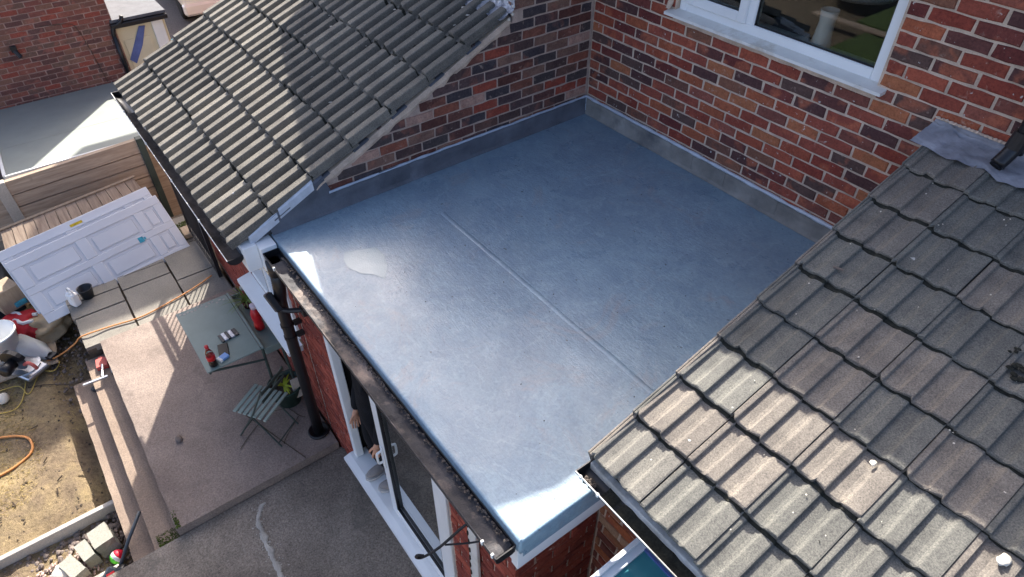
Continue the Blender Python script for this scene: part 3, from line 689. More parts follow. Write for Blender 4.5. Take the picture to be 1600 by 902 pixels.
bm = B(); blob(bm, on_left(-.60, -1.62, .046), (.033, .040, .004), 3, 2, .15); mk('repair_spot', bm, 'stone_pale', LEFT, smooth=True)
# verge mortar fillet along wall A
bm = B(); n = 60; prev = None; rnd = random.Random(12)
for i in range(n+1):
    y = -2.42 + (-0.80+2.42)*i/n; w_ = .070 + .030*mnoise.noise(Vector((y*7, 1, 0)))
    top = lroof(y)-.006; a = [bm.verts.new(q) for q in ((-.05, y, top), (.009, y, top), (.013, y, top-w_*.6), (.003, y-.005, top-w_-.02*mnoise.noise(Vector((y*15, 2, 2)))), (-.05, y, top-w_))]
    if prev:
        for k in range(4): bm.faces.new((prev[k], prev[k+1], a[k+1], a[k]))
    prev = a
bmesh.ops.recalc_face_normals(bm, faces=bm.faces); mk('verge_mortar', bm, 'mortar_pale', LEFT)
# slate undercloak slips showing at each course end
for r in range(1, 7):
    y = LEY + r*.345*.9067; 
    bm = B(); box(bm, (-.02, y-.02, lroof(y)-.004), (.022, y+.10, lroof(y)+.004), .001); o = mk('undercloak', bm, 'slate', LEFT); 
    for v in o.data.vertices: v.co.z += LS*(v.co.y-y)
# crumpled foil flashing along the top of the lean-to
bm = B(); nx, ny = 70, 8; rows = []
for i in range(nx+1):
    x = -3.05 + 3.09*i/nx; row = []
    for j in range(ny+1):
        t = j/ny
        if t < .35: y = -.785; z = lroof(-.785)+.14-.10*(t/.35)
        else: q = (t-.35)/.65; y = -.785-q*.12; z = lroof(y)+.045
        row.append(bm.verts.new((x, y+.012*mnoise.noise(Vector((x*14, t*9, 1))), z+.02*mnoise.noise(Vector((x*16, t*11, 3))))))
    rows.append(row)
for i in range(nx):
    for j in range(ny): bm.faces.new((rows[i][j], rows[i+1][j], rows[i+1][j+1], rows[i][j+1]))
bmesh.ops.recalc_face_normals(bm, faces=bm.faces); o = mk('foil_flashing', bm, 'foil_flashing', smooth=True); tag(o, 'crinkled silver foil flashing along the top of the left tiled roof', 'flashing')
bm = B()
for k, p in enumerate(((.035, -.80, .985), (.03, -.83, .955), (.02, -.78, 1.03))): blob(bm, p, (.014, .014, .012), k, 1, .4)
mk('mortar_dab', bm, 'stone_pale', o)
# eave gutter: black half-round with a pale lip
def gutter(name, x0, x1, yb, zt, r, label, mat='black_plastic', silt=None, group=None, endcap=True, square=False, lip='trim_white'):
    T = thing(name, label, 'gutter', (0, 0, 0), 0, group)
    bm = B(); prof = []
    N = 10
    if square: pts = [(0, 0), (-.004, -r*.85), (-.02, -r), (-2*r+.02, -r), (-2*r+.004, -r*.85), (-2*r, 0)]
    else: pts = [(-r + r*math.cos(math.pi*k/N), -r*math.sin(math.pi*k/N)*.95) for k in range(N+1)]
    for sgn, t in ((1, 0.0), (-1, 0.004)):
        q = []
        for (a, b_) in pts:
            c_ = Vector((a+r, b_)); d = c_.normalized()*t if c_.length > 0 else Vector((0, 0)); q.append((yb+a+d.x, zt+b_+d.y))
        prof.append(q)
    poly = prof[0] + list(reversed(prof[1])); n = len(poly)
    A = [bm.verts.new((x0, p[0], p[1])) for p in poly]; C = [bm.verts.new((x1, p[0], p[1])) for p in poly]
    for i in range(n): bm.faces.new((A[i], C[i], C[(i+1) % n], A[(i+1) % n]))
    bmesh.ops.recalc_face_normals(bm, faces=bm.faces); mk('trough', bm, mat, T, smooth=not square)
    bm = B(); box(bm, (x0, yb-2*r-.004, zt-.006), (x1, yb-2*r+.001, zt+.001), .001); mk('lip', bm, lip, T)
    if endcap:
        for xx in (x0, x1):
            bm = B(); prism(bm, [(p[0], p[1]) for p in prof[0]], 'x', xx-.003, xx+.003); mk('end_cap', bm, 'black_plastic', T)
    return T
GLt = gutter('gutter', -3.06, 0.02, LEY+.035, LEZ-.03, .052, 'black eave gutter with pale lip under the left tiled roof')
bm = B(); n = 70; prev = None
for i in range(n+1):
    x = -2.6+2.6*i/n; yb = LEY-.018; z = LEZ-.058+.014*mnoise.noise(Vector((x*4, 0, 1))) ; a = [bm.verts.new((x, yb-.046, z)), bm.verts.new((x, yb, z-.006)), bm.verts.new((x, yb+.046, z))]
    if prev:
        for k in range(2): bm.faces.new((prev[k], prev[k+1], a[k+1], a[k]))
    prev = a
mk('silt', bm, 'gutter_silt', GLt)
for x in (-2.6, -1.9, -1.2, -.55):
    bm = B(); box(bm, (x-.007, LEY-.076, LEZ-.046), (x+.007, LEY-.064, LEZ-.024), .002); mk('bracket_clip', bm, 'trim_white', GLt)
bm = B(); box(bm, (-3.05, -2.80, LEZ-.16), (-.06, -2.765, LEZ+.015)); mk('fascia', bm, 'upvc_white', LEFT)
bm = B(); box(bm, (-3.05, -2.99, LEZ-.02), (-.0, -2.80, LEZ-.012)); mk('soffit', bm, 'upvc_white', LEFT)
# coated strips over the verge, their sunlit paleness put into the colour
def verge_strip(y0, y1, x0, x1, up, mat='sealant_pale'):
    bm = B(); n = 10; prev = None
    for i in range(n+1):
        y = y0+(y1-y0)*i/n; z = lroof(y)+up; jx = .004*mnoise.noise(Vector((y*12, 3, 1)))
        a = [bm.verts.new(p) for p in ((x0+jx, y, z-.02), (x0+jx, y, z), (x0+.012+jx, y, z+.008), (x1-.01, y, z+.006), (x1, y, z-.004), (x1+.004, y, z-.06))]
        if prev:
            for k in range(5): bm.faces.new((prev[k], prev[k+1], a[k+1], a[k]))
        else: bm.faces.new(a)
        prev = a
    bm.faces.new(prev); bmesh.ops.recalc_face_normals(bm, faces=bm.faces); return mk('verge_flashing', bm, mat, LEFT)
verge_strip(-2.70, -2.44, -.062, .018, .040); verge_strip(-2.93, -2.715, -.050, .016, .026)
# window of the lean-to: only head and sill board show below the gutter
WL = thing('window', 'white window with a deep sill board in the lean-to wall above the garden table', 'window')
bm = B(); box(bm, (-1.14, -2.775, -1.17), (-.14, -2.70, -.30), .004); mk('frame', bm, 'upvc_white', WL)
bm = B(); box(bm, (-1.07, -2.779, -1.08), (-.68, -2.776, -.38)); box(bm, (-.60, -2.779, -1.08), (-.21, -2.776, -.38)); mk('pane', bm, 'door_glass', WL)
bm = B(); prism(bm, [(-2.90, -1.235), (-2.90, -1.20), (-2.776, -1.175), (-2.776, -1.235)], 'x', -1.20, -.08); mk('sill', bm, 'upvc_white', WL)

# ================================================================== FLAT ROOF EXTENSION
FX1, FY1, ZF = 2.725, -2.787, -0.036
FLAT = thing('flat_roof_extension', 'brick extension with a freshly coated glossy grey flat roof', 'extension')
def fz(x, y):
    z = ZF*(-y/2.787) + .0030*mnoise.noise(Vector((x*1.1, y*1.1, 1))) + .0022*mnoise.noise(Vector((x*4, y*4, 2)))
    j = abs(y + 1.742 - .012*mnoise.noise(Vector((x*1.5, 0, 6)))); z += .0020*math.exp(-(j/.009)**2)*(0.6+0.6*mnoise.noise(Vector((x*3, 1, 1))))
    j2 = abs(y + 1.90 + .03*mnoise.noise(Vector((x*1.2, 5, 1)))); z += .0009*math.exp(-(j2/.014)**2)*max(0, mnoise.noise(Vector((x*2, 9, 1)))+.5)
    return z
bm = B(); NX, NY = 150, 160; vv = []
for i in range(NX+1):
    row = []
    for j in range(NY+1):
        x = .006 + (FX1-.011-.006)*i/NX; y = -.006 + (FY1+.013+.006)*j/NY
        row.append(bm.verts.new((x, y, fz(x, y))))
    vv.append(row)
for i in range(NX):
    for j in range(NY): bm.faces.new((vv[i][j], vv[i][j+1], vv[i+1][j+1], vv[i+1][j]))
# rolled edges: front drips into the gutter, right edge falls over a kerb
def roll(edge, off, drop):
    prev = edge
    for k in range(1, 6):
        a = math.pi/2*k/5; ring = []
        for v in edge: ring.append(bm.verts.new((v.co.x+off[0]*math.sin(a), v.co.y+off[1]*math.sin(a), v.co.z-.012*(1-math.cos(a)))))
        for q in range(len(edge)-1): bm.faces.new((prev[q], prev[q+1], ring[q+1], ring[q]))
        prev = ring
    low = [bm.verts.new((v.co.x+off[0]*.3, v.co.y+off[1]*.3, v.co.z-drop)) for v in prev]
    for q in range(len(edge)-1): bm.faces.new((prev[q], prev[q+1], low[q+1], low[q]))
roll([vv[i][NY] for i in range(NX+1)], (0, -.013), .07)
roll([vv[NX][j] for j in range(NY+1)], (.011, 0), .110)
bmesh.ops.recalc_face_normals(bm, faces=bm.faces)
FR = mk('roof_surface', bm, 'roof_coating', FLAT, smooth=True)
# corner cover where the two drips meet
bm = B(); blob(bm, (FX1-.014, FY1+.015, ZF-.058), (.016, .018, .064), 3, 2, .05); mk('drip_corner', bm, 'roof_coating', FLAT, smooth=True)
for (ya, yb_, xa, xb_) in ((-1.770, -1.742, .5, 2.68),):
    bm = B(); n = 90; prev = None
    for i in range(n+1):
        x = xa+(xb_-xa)*i/n; w1 = .006*mnoise.noise(Vector((x*3, ya, 1))); a = [bm.verts.new((x, y_, fz(x, y_)+h_)) for y_, h_ in ((ya+w1-.004, -.001), (ya+w1, .0011), (yb_+w1, .0011), (yb_+w1+.004, -.001))]
        if prev:
            for k in range(3): bm.faces.new((prev[k], prev[k+1], a[k+1], a[k]))
        prev = a
    bmesh.ops.recalc_face_normals(bm, faces=bm.faces); mk('lap_strip', bm, 'roof_coating', FLAT, smooth=True)
bm = B(); rnd = random.Random(61)
for k in range(60):
    x = rnd.uniform(.1, 2.5); y = rnd.uniform(-2.7, -.2); r = rnd.uniform(.0015, .004); blob(bm, (x, y, fz(x, y)+r*.4), (r, r*1.4, r*.7), k, 1, .5)
mk('grit', bm, 'moss_shade_dark', FLAT, kind='stuff')
# a patch touched up with paler coating, an arrow-like shape
bm = B(); pts = [(.484, -2.488), (.52, -2.40), (.564, -2.305), (.66, -2.30), (.764, -2.332), (.876, -2.408), (.80, -2.44), (.74, -2.50), (.647, -2.538), (.56, -2.53)]
vs_ = [bm.verts.new((x, y, fz(x, y)+.0022)) for x, y in pts]; c_ = bm.verts.new((.66, -2.42, fz(.66, -2.42)+.003))
for k in range(len(vs_)): bm.faces.new((c_, vs_[k], vs_[(k+1) % len(vs_)]))
bmesh.ops.recalc_face_normals(bm, faces=bm.faces); mk('coating_patch', bm, 'roof_patch', FLAT)
# upstands
def upstand(pts, h, off, mat, seed, laps):
    bm = B(); n = len(pts); A = []
    for i, (p, hh) in enumerate(zip(pts, h)):
        o_ = Vector(off); w_ = .003*mnoise.noise(Vector((i*.35, seed, 0)))
        A.append([bm.verts.new(Vector(p)+q) for q in (o_*(3.2)+Vector((0, 0, .002)), o_*(1.0+w_*60)+Vector((0, 0, .022)), o_*(1+w_*80)+Vector((0, 0, hh*.6)), o_*.9+Vector((0, 0, hh+w_)), Vector((0, 0, hh+w_)))])
    for i in range(n-1):
        for k in range(4): bm.faces.new((A[i][k], A[i+1][k], A[i+1][k+1], A[i][k+1]))
    bmesh.ops.recalc_face_normals(bm, faces=bm.faces); return mk('upstand', bm, mat, FLAT, smooth=True)
ys = [-.012 - (2.77)*i/60 for i in range(61)]
hA = []
for y in ys:
    h0 = .145
    if y < -2.33: h0 = max(.02, lroof(y)+.028 - ZF*(-y/2.787))
    hA.append(h0)
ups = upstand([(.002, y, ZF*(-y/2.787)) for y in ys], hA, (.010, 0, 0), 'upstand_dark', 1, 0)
xs = [.012 + 2.70*i/60 for i in range(61)]
ups2 = upstand([(x, -.002, 0) for x in xs], [.142]*61, (0, -.010, 0), 'upstand_dull', 2, 0)
for (x, hh) in ((.98, .138), (1.72, .14), (1.28, .138), (2.2, .14)):
    bm = B(); box(bm, (x, -.0155, .016), (x+.20, -.013, hh), .0008); mk('lap_joint', bm, 'upstand_dull', FLAT)
for (y, hh) in ((-.95, .136), (-1.72, .136)):
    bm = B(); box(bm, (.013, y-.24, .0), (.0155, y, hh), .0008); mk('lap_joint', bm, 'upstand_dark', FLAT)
def bead(pts, r, mat, seed, nm='sealant_bead'):
    bm = B(); P = smoothpts(pts, 30); rr = [r*(1+.5*mnoise.noise(Vector((i*.31, seed, 0)))) for i in range(len(P))]
    P = [p + Vector((0, 0, .004*mnoise.noise(Vector((i*.22, seed, 3))))) for i, p in enumerate(P)]
    tube(bm, P, rr, 6); mk(nm, bm, mat, FLAT, smooth=True)
bead([(.010, -.01, .146), (.010, -.8, .138), (.010, -1.6, .130), (.010, -2.34, .118)], .009, 'sealant', 1)
bead([(.01, -.010, .144), (.9, -.012, .146), (1.8, -.012, .145), (2.7, -.012, .144)], .013, 'sealant_pale', 2)
bead([(.009, -.010, .0), (.009, -.010, .147)], .007, 'sealant', 3)
# body of the extension: walls with the french-door opening
DX0, DX1 = 0.50, 2.04
bm = B()
for a, b in (((0.001, -2.752, -2.4), (DX0, -2.50, -.06)), ((DX1, -2.752, -2.4), (2.652, -2.50, -.06)), ((DX0, -2.752, -.22), (DX1, -2.50, -.06)), ((2.40, -2.50, -2.4), (2.652, -.01, -.06))): box(bm, a, b)
FW = mk('wall', bm, 'mortar_grey', FLAT)
brickwork(FW, 'brick_extension', '-y', -2.760, 0.0, DX0-.002, -2.24, -.10, lambda a, b, z: True, 150, zoff=0.012)
brickwork(FW, 'brick_extension', '-y', -2.760, DX1+.02, 2.66, -2.24, -.10, lambda a, b, z: True, 150, zoff=0.012)
brickwork(FW, 'brick_extension', '+x', 2.660, -2.752, -2.235, -2.24, -.22, lambda a, b, z: True, 150, zoff=0.012, uoff=-.05)
bm = B(); box(bm, (.012, -2.74, -.12), (2.69, -.02, -.062)); mk('roof_deck', bm, 'pallet_wood', FLAT)
bm = B(); box(bm, (0.005, -2.788, -.26), (2.70, -2.764, -.098)); mk('fascia', bm, 'upvc_white', FLAT)
bm = B(); box(bm, (2.665, -2.790, -.285), (2.712, -2.236, -.10), .003); mk('fascia', bm, 'upvc_white', FLAT)
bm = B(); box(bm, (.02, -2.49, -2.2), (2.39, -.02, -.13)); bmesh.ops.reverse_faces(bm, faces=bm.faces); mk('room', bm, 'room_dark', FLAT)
# white boxed fascia end between the two gutters
bm = B(); box(bm, (-.085, -3.00, -.235), (.052, -2.905, -.040), .004); box(bm, (-.085, -2.904, -.235), (.11, -2.795, -.048), .004); mk('fascia_box', bm, 'upvc_white', FLAT)
# gutter in front of the flat roof
GF = gutter('gutter', 0.115, 2.70, FY1-.008, -.080, .050, 'dirty black gutter full of silt along the front of the flat roof', 'black_plastic', square=True, lip='gutter_dirty')
bm = B(); n = 220; prev = None
for i in range(n+1):
    x = .22+2.46*i/n; yb = FY1-.058; a = []
    for k, yy in enumerate((-.046, -.02, .01, .034, .046)):
        z = -.112 + .012*mnoise.noise(Vector((x*5, yy*30, 1))) + .008*mnoise.noise(Vector((x*19, yy*60, 2))) + (.012 if k == 4 else 0)
        a.append(bm.verts.new((x, yb+yy, z)))
    if prev:
        for k in range(4): bm.faces.new((prev[k], prev[k+1], a[k+1], a[k]))
    prev = a
mk('silt', bm, 'gutter_dirty', GF)
bm = B(); rnd = random.Random(44)
for i in range(420):
    x = rnd.uniform(.2, 2.66); r = rnd.uniform(.004, .010); blob(bm, (x, FY1-.016-rnd.random()**2*.02, -.092+rnd.uniform(-.006, .006)), (r, r*.8, r*.7), i, 1, .5)
mk('grit', bm, 'gutter_silt', GF, kind='stuff')
for x in (2.60, 2.675, .3):
    bm = B(); box(bm, (x-.006, FY1-.117, -.100), (x+.006, FY1-.103, -.074), .002); mk('bracket_clip', bm, 'trim_white', GF)
# soil pipe with hopper on the joint of the two walls
SP = thing('soil_pipe', 'thick black soil pipe running down the wall beside the table', 'pipe')
bm = B(); tube(bm, [(.16, -2.86, -.20), (.13, -2.865, -.40), (.06, -2.865, -.55), (.035, -2.865, -.72), (.015, -2.865, -1.4), (-.02, -2.865, -2.16)], .043, 16); mk('pipe', bm, 'black_plastic', SP, smooth=True)
bm = B(); tube(bm, [(.16, -2.86, -.13), (.16, -2.86, -.24)], .050, 14); mk('outlet', bm, 'black_plastic', SP, smooth=True)
for z in (-.80, -.92): 
    bm = B(); tube(bm, [(.03, -2.865, z), (.03, -2.865, z-.025)], .049, 14); box(bm, (.015, -2.82, z-.03), (.06, -2.765, z-.005)); mk('clip', bm, 'black_plastic', SP)
bm = B(); lathe(bm, [(.092, -.012), (.092, .016), (.080, .024), (.068, .010), (.045, .008)], (-.02, -2.865, ZP), 20); mk('gully_collar', bm, 'black_plastic', SP, smooth=True)
# security light on the wall
SLT = thing('floodlight', 'small black floodlight on a bracket beside the soil pipe', 'light')
Mx = Matrix.Translation((.13, -2.93, -.48)) @ Matrix.Rotation(R(-35), 4, 'Y') @ Matrix.Rotation(R(12), 4, 'X')
bm = B(); box(bm, (-.045, -.025, -.075), (.045, .025, .075), .008, Mx); mk('housing', bm, 'black_plastic', SLT)
bm = B(); tube(bm, [(.16, -2.93, -.52), (.21, -2.86, -.54), (.26, -2.775, -.54)], .018, 8); box(bm, (.24, -2.80, -.575), (.30, -2.765, -.505), .004); mk('arm', bm, 'black_plastic', SLT)
# iron hanging-basket bracket
bm = B(); tube(bm, smoothpts([(2.33, -2.765, -.40), (2.31, -2.84, -.46), (2.27, -2.95, -.58), (2.235, -3.03, -.64), (2.225, -3.06, -.62), (2.235, -3.055, -.59), (2.25, -3.03, -.60)], 5), .008, 6); tube(bm, smoothpts([(2.40, -2.765, -.52), (2.35, -2.82, -.56), (2.28, -2.92, -.57)], 4), .006, 6)
bm2 = bm; o = mk('basket_bracket', bm2, 'black_iron', smooth=True); tag(o, 'curled black iron hanging-basket bracket under the front gutter', 'bracket')
# weathered pale board fixed to the brick beside the doors
bm = B(); box(bm, (2.28, -2.785, -2.1), (2.36, -2.766, -.30), .003); o = mk('trim_board', bm, 'upvc_dirty'); tag(o, 'pale flaking board fixed upright on the brick right of the doors', 'board')
bm = B(); 
for k in range(18): blob(bm, (2.285+.01*random.random(), -2.788, -.5-k*.085), (.008, .004, .03), k, 1, .6)
mk('torn_filler', bm, 'moss_shade_dark', o)

# ================================================================== FRENCH DOORS
FD = thing('french_doors', 'white plastic french doors under the flat roof, left leaf open', 'door')
ZT = -1.965
bm = B()
box(bm, (DX0+.01, -2.765, ZT+.01), (DX0+.068, -2.70, -.225), .005); box(bm, (DX1-.085, -2.765, ZT+.01), (DX1-.01, -2.69, -.225), .005); box(bm, (DX0+.085, -2.764, -.30), (DX1-.085, -2.691, -.225), .005); mk('frame', bm, 'upvc_white', FD)
bm = B(); prism(bm, [(-2.845, ZT-.045), (-2.845, ZT-.012), (-2.79, ZT+.004), (-2.66, ZT+.010), (-2.66, ZT-.045)], 'x', DX0-.02, DX1+.02); mk('threshold', bm, 'upvc_white', FD)
bm = B(); box(bm, (DX0-.02, -2.80, -2.24), (DX1+.02, -2.60, ZT-.046)); mk('plinth', bm, 'old_concrete', FD)
LX0 = 1.13
bm = B(); box(bm, (DX0+.001, -2.699, ZT), (DX0+.008, -2.49, -.23)); mk('reveal_shade', bm, 'room_dark', FD)  # dark lining added so the side of the opening looks shaded
def leaf(x0, x1):
    bm = B(); z0, z1, w_ = ZT+.012, -.31, .085
    box(bm, (x0, -2.755, z0), (x0+w_, -2.695, z1), .006); box(bm, (x1-w_, -2.755, z0), (x1, -2.695, z1), .006); box(bm, (x0+w_-.002, -2.754, z0), (x1-w_+.002, -2.696, z0+.09), .006); box(bm, (x0+w_-.002, -2.754, z1-w_), (x1-w_+.002, -2.696, z1), .006)
    L = mk('leaf', bm, 'upvc_white', FD)
    bm = B(); box(bm, (x0+w_-.003, -2.728, z0+.088), (x1-w_+.003, -2.722, z1-w_+.003)); mk('pane', bm, 'door_glass', L)
    bm = B(); frame_rect(bm, x0+w_-.002, x1-w_+.002, z0+.088, z1-w_+.002, .007, -2.752, -2.729, 0); mk('gasket', bm, 'black_plastic', L)
    return L
L1 = leaf(LX0, DX1-.088)
bm = B(); box(bm, (LX0+.025, -2.765, -1.36), (LX0+.06, -2.756, -1.12), .004); tube(bm, smoothpts([(LX0+.04, -2.76, -1.17), (LX0+.04, -2.785, -1.175), (LX0+.038, -2.798, -1.19), (LX0+.038, -2.798, -1.275), (LX0+.04, -2.785, -1.29), (LX0+.04, -2.76, -1.292)], 4), .009, 8); mk('handle', bm, 'upvc_white', L1, smooth=False)
L2 = leaf(DX0+.088, DX0+.088+.52)
hinge = Vector((DX0+.088, -2.755, 0))
for o in [L2] + list(L2.children):
    Mr = Matrix.Translation((DX0-.06, -2.40, 0)) @ Matrix.Rotation(R(91), 4, 'Z') @ Matrix.Translation(-hinge)
    o.data.transform(Mr)
# ================================================================== PERSON IN THE DOORWAY
PER = thing('person', 'person in black clothes and grey shoes standing in the open doorway', 'person', (0.87, -2.65, ZT+.01))
def skin_body(name, verts, edges, radii, mat, parent, root=0, sub=2):
    me = bpy.data.meshes.new(name); me.from_pydata(verts, edges, []); o = bpy.data.objects.new(name, me); COL.objects.link(o); o.parent = parent
    md = o.modifiers.new('s', 'SKIN'); md.use_smooth_shade = True
    for i, r in enumerate(radii):
        me.skin_vertices[0].data[i].radius = (r, r) if isinstance(r, (int, float)) else r
    for i in range(len(verts)): me.skin_vertices[0].data[i].use_root = (i == root)
    m2 = o.modifiers.new('d', 'SUBSURF'); m2.levels = sub; m2.render_levels = sub
    me.materials.append(MATS[mat]); return o
# local frame: +x viewer's right, -y forward (out of the door). height 1.62
V = [(0, 0, .84), (0, .01, .98), (0, .015, 1.12), (0, .01, 1.26), (0, 0, 1.36), (0, -.01, 1.42), (0, -.02, 1.52), (0, -.02, 1.60),
     (-.14, .01, 1.30), (-.195, -.01, 1.02), (-.185, -.08, .80), (-.178, -.105, .70),
     (.14, .01, 1.30), (.20, .03, 1.02), (.19, -.02, .80), (.18, -.05, .70),
     (-.08, 0, .78), (-.09, -.03, .44), (-.085, .03, .10), (-.085, .0, .05),
     (.08, .01, .78), (.10, .03, .44), (.10, .09, .10), (.10, .07, .05)]
E_ = [(0, 1), (1, 2), (2, 3), (3, 4), (4, 5), (5, 6), (6, 7), (3, 8), (8, 9), (9, 10), (10, 11), (3, 12), (12, 13), (13, 14), (14, 15), (0, 16), (16, 17), (17, 18), (18, 19), (0, 20), (20, 21), (21, 22), (22, 23)]
Rd = [(.155, .125), (.15, .12), (.16, .125), (.155, .12), (.07, .06), .052, (.075, .09), (.06, .075), .068, .056, .046, .034, .068, .056, .046, .034, .105, .088, .070, .05, .105, .088, .070, .05]
body = skin_body('body', V, E_, Rd, 'cloth_black', PER, 0)
PER.rotation_euler = (0, 0, R(-12))
def hand(parent, wrist, flip, rot):
    """palm with four fingers and a thumb, hanging relaxed, as one skinned mesh"""
    vs_ = []; es = []; rs = []
    def add(p, r): vs_.append(p); rs.append(r); return len(vs_)-1
    a = add((0, 0, .045), .021); b_ = add((0, 0, 0), (.018, .022)); c_ = add((0, -.004, -.045), (.013, .030)); es += [(a, b_), (b_, c_)]
    for k, (yy, L) in enumerate(((-.030, .070), (-.010, .080), (.010, .074), (.028, .058))):
        p1 = add((.004*flip, yy, -.070), .0088); p2 = add((.012*flip, yy*1.05, -.070-L*.55), .0080); p3 = add((.028*flip, yy*1.05, -.070-L*.95), .0066); es += [(c_, p1), (p1, p2), (p2, p3)]
    t1 = add((.012*flip, -.034, -.022), .0100); t2 = add((.018*flip, -.050, -.052), .0086); t3 = add((.022*flip, -.052, -.076), .0072); es += [(b_, t1), (t1, t2), (t2, t3)]
    o = skin_body('hand', vs_, es, rs, 'skin', parent, 1, 1); o.location = wrist; o.rotation_euler = rot; return o
hand(PER, (-.178, -.110, .655), 1, (R(-8), R(4), R(10))); hand(PER, (.18, -.055, .655), -1, (R(-6), R(-4), R(-10)))
# head
bm = B(); blob(bm, (0, -.03, 1.53), (.072, .092, .112), 1, 3, .02); blob(bm, (0, -.125, 1.515), (.014, .02, .022), 2, 2, 0); blob(bm, (-.074, -.02, 1.52), (.012, .02, .03), 3, 2, 0); blob(bm, (.074, -.02, 1.52), (.012, .02, .03), 4, 2, 0); head = mk('head', bm, 'skin', PER, smooth=True)
bm = B(); blob(bm, (0, .002, 1.565), (.082, .098, .098), 5, 3, .08); mk('hair', bm, 'hair_dark', head, smooth=True)
for sx in (-.028, .028):
    bm = B(); blob(bm, (sx, -.112, 1.545), (.010, .008, .006), 6, 2, 0); mk('eye', bm, 'trim_white', head, smooth=True)
bm = B(); blob(bm, (0, -.112, 1.475), (.024, .008, .006), 6, 2, 0); mk('mouth', bm, 'red_faded', head, smooth=True)
for (x, y, rz) in ((-.085, .005, 14), (.10, .07, -6)):
    Ms = Matrix.Translation((x, y, 0)) @ Matrix.Rotation(R(rz), 4, 'Z'); bm = B(); ring = []
    outl = [(-.036, .10), (.036, .10), (.042, .02), (.040, -.05), (.046, -.11), (.034, -.16), (0, -.178), (-.034, -.16), (-.044, -.11), (-.038, -.05), (-.042, .02)]
    prism(bm, outl, 'z', .0, .022); bmesh.ops.transform(bm, matrix=Ms, verts=bm.verts); sole = mk('shoe', bm, 'shoe_sole', PER)
    bm = B(); vsb = blob(bm, (0, -.07, .042), (.040, .095, .036), 2, 3, .06); vsb += blob(bm, (0, .04, .055), (.038, .062, .055), 3, 3, .06); bmesh.ops.transform(bm, matrix=Ms, verts=bm.verts); mk('upper', bm, 'shoe_grey', sole, smooth=True)

# ================================================================== RIGHT LEAN-TO
RSl = 0.345; REY, REZ = -2.345, 0.118
def rroof(y): return REZ + RSl*(y-REY)
RIGHT = thing('right_extension', 'lean-to extension with grey pantiled roof in the right foreground', 'extension')
bm = B(); prism(bm, [(-2.230, -2.4), (-.001, -2.4), (-.001, rroof(0)-.09), (-2.230, rroof(-2.23)-.09)], 'x', 2.73, 7.0); RWA = mk('wall', bm, 'mortar_pale', RIGHT)
brickwork(RWA, 'brick_reclaimed', '-y', -2.237, 2.662, 3.6, -1.6, .0, lambda a, b, z: True, 150, zoff=0.012)
bm = B(); box(bm, (2.655, -2.229, -2.4), (2.729, -2.10, -.1)); mk('wall', bm, 'mortar_pale', RIGHT)
bm = B(); prism(bm, [(REY+.03, REZ-.09), (REY+.03, REZ-.03), (-.004, rroof(0)-.03), (-.004, rroof(0)-.088)], 'x', 2.675, 7.0); mk('roof_deck', bm, 'slate', RIGHT)
bm = B(); box(bm, (2.668, REY-.006, REZ-.14), (7.0, REY+.022, REZ-.015)); mk('fascia', bm, 'upvc_dirty', RIGHT)
rp = [(0, .010), (.004, .0135), (.020, .0135), (.025, .012), (.031, 0), (.074, 0.0), (.088, .004), (.099, .0125), (.104, .014), (.144, .0165), (.150, .015), (.155, 0), (.205, 0.0), (.220, .004), (.232, .0135), (.238, .0155), (.292, .0185), (.2985, .0175)]
RT = [tile_mesh(rp, .325, .016, 'roof_tile', 'tile_concrete', 40+s) for s in range(8)]
RG = 0.2715
lay_tiles(RIGHT, RT, 2.665, 8, .2990, REY, REZ, RSl, RG, 9, .030, .0050, rnd=random.Random(21))
step_ribbon(RIGHT, rp, 2.665, 8, .2990, REY, REZ, RSl, RG, 9, .030, 6)
# verge units
rang = math.atan(RSl)
VU = None
bm = B(); box(bm, (-.012, 0, -.07), (.0, RG+.025, .040), .003); box(bm, (.001, -.002, .028), (.016, RG+.02, .043), .004); VUm = mesh_of(bm, 'verge_unit'); VUm.materials.append(MATS['tile_concrete'])
for r in range(9):
    s = r*RG; inst('verge_unit', VUm, RIGHT, (2.660, REY+s*math.cos(rang)-.004, REZ+s*math.sin(rang)+.014), (rang-.06, 0, 0))
# debris on the tiles
def on_right(x, y, up=.05): return Vector((x, y, rroof(y))) + Vector((0, -.326, .945))*up
bm = B(); tube(bm, [on_right(2.80, -.985, .058), on_right(2.845, -.975, .058)], .006, 6); mk('twig', bm, 'stone_gravel', RIGHT)
def clump(x, y, n, r, mat, seed, nm='debris'):
    rnd = random.Random(seed); bm = B()
    for k in range(n): blob(bm, on_right(x+rnd.uniform(-r, r), y+rnd.uniform(-r, r), .050+rnd.uniform(0, .008)), (r*.5, r*.4, r*.25), k+seed, 1, .6)
    mk(nm, bm, mat, RIGHT)
clump(3.61, -1.34, 3, .012, 'moss_shade_dark', 1); clump(3.59, -1.345, 2, .008, 'stone_pale', 2); clump(3.84, -1.42, 2, .006, 'stone_pale', 3); clump(3.0, -.52, 3, .008, 'stone_pale', 4)
clump(3.62, -.98, 10, .032, 'moss_shade_dark', 5, 'moss_clump'); clump(3.56, -.90, 5, .018, 'moss_shade_dark', 6, 'moss_clump'); clump(3.40, -1.78, 3, .010, 'moss_shade_dark', 7); clump(3.70, -2.02, 4, .012, 'moss_shade_dark', 8); clump(3.52, -1.98, 2, .006, 'moss_shade_dark', 9)
bm = B(); blob(bm, on_right(3.96, -1.62, .046), (.020, .030, .004), 3, 2, .5); mk('lime_splash', bm, 'stone_pale', RIGHT, smooth=True)
bm = B(); blob(bm, on_right(3.47, -1.62, .046), (.012, .016, .003), 5, 2, .5); mk('lime_splash', bm, 'stone_pale', RIGHT, smooth=True)
bm = B(); rnd = random.Random(15)
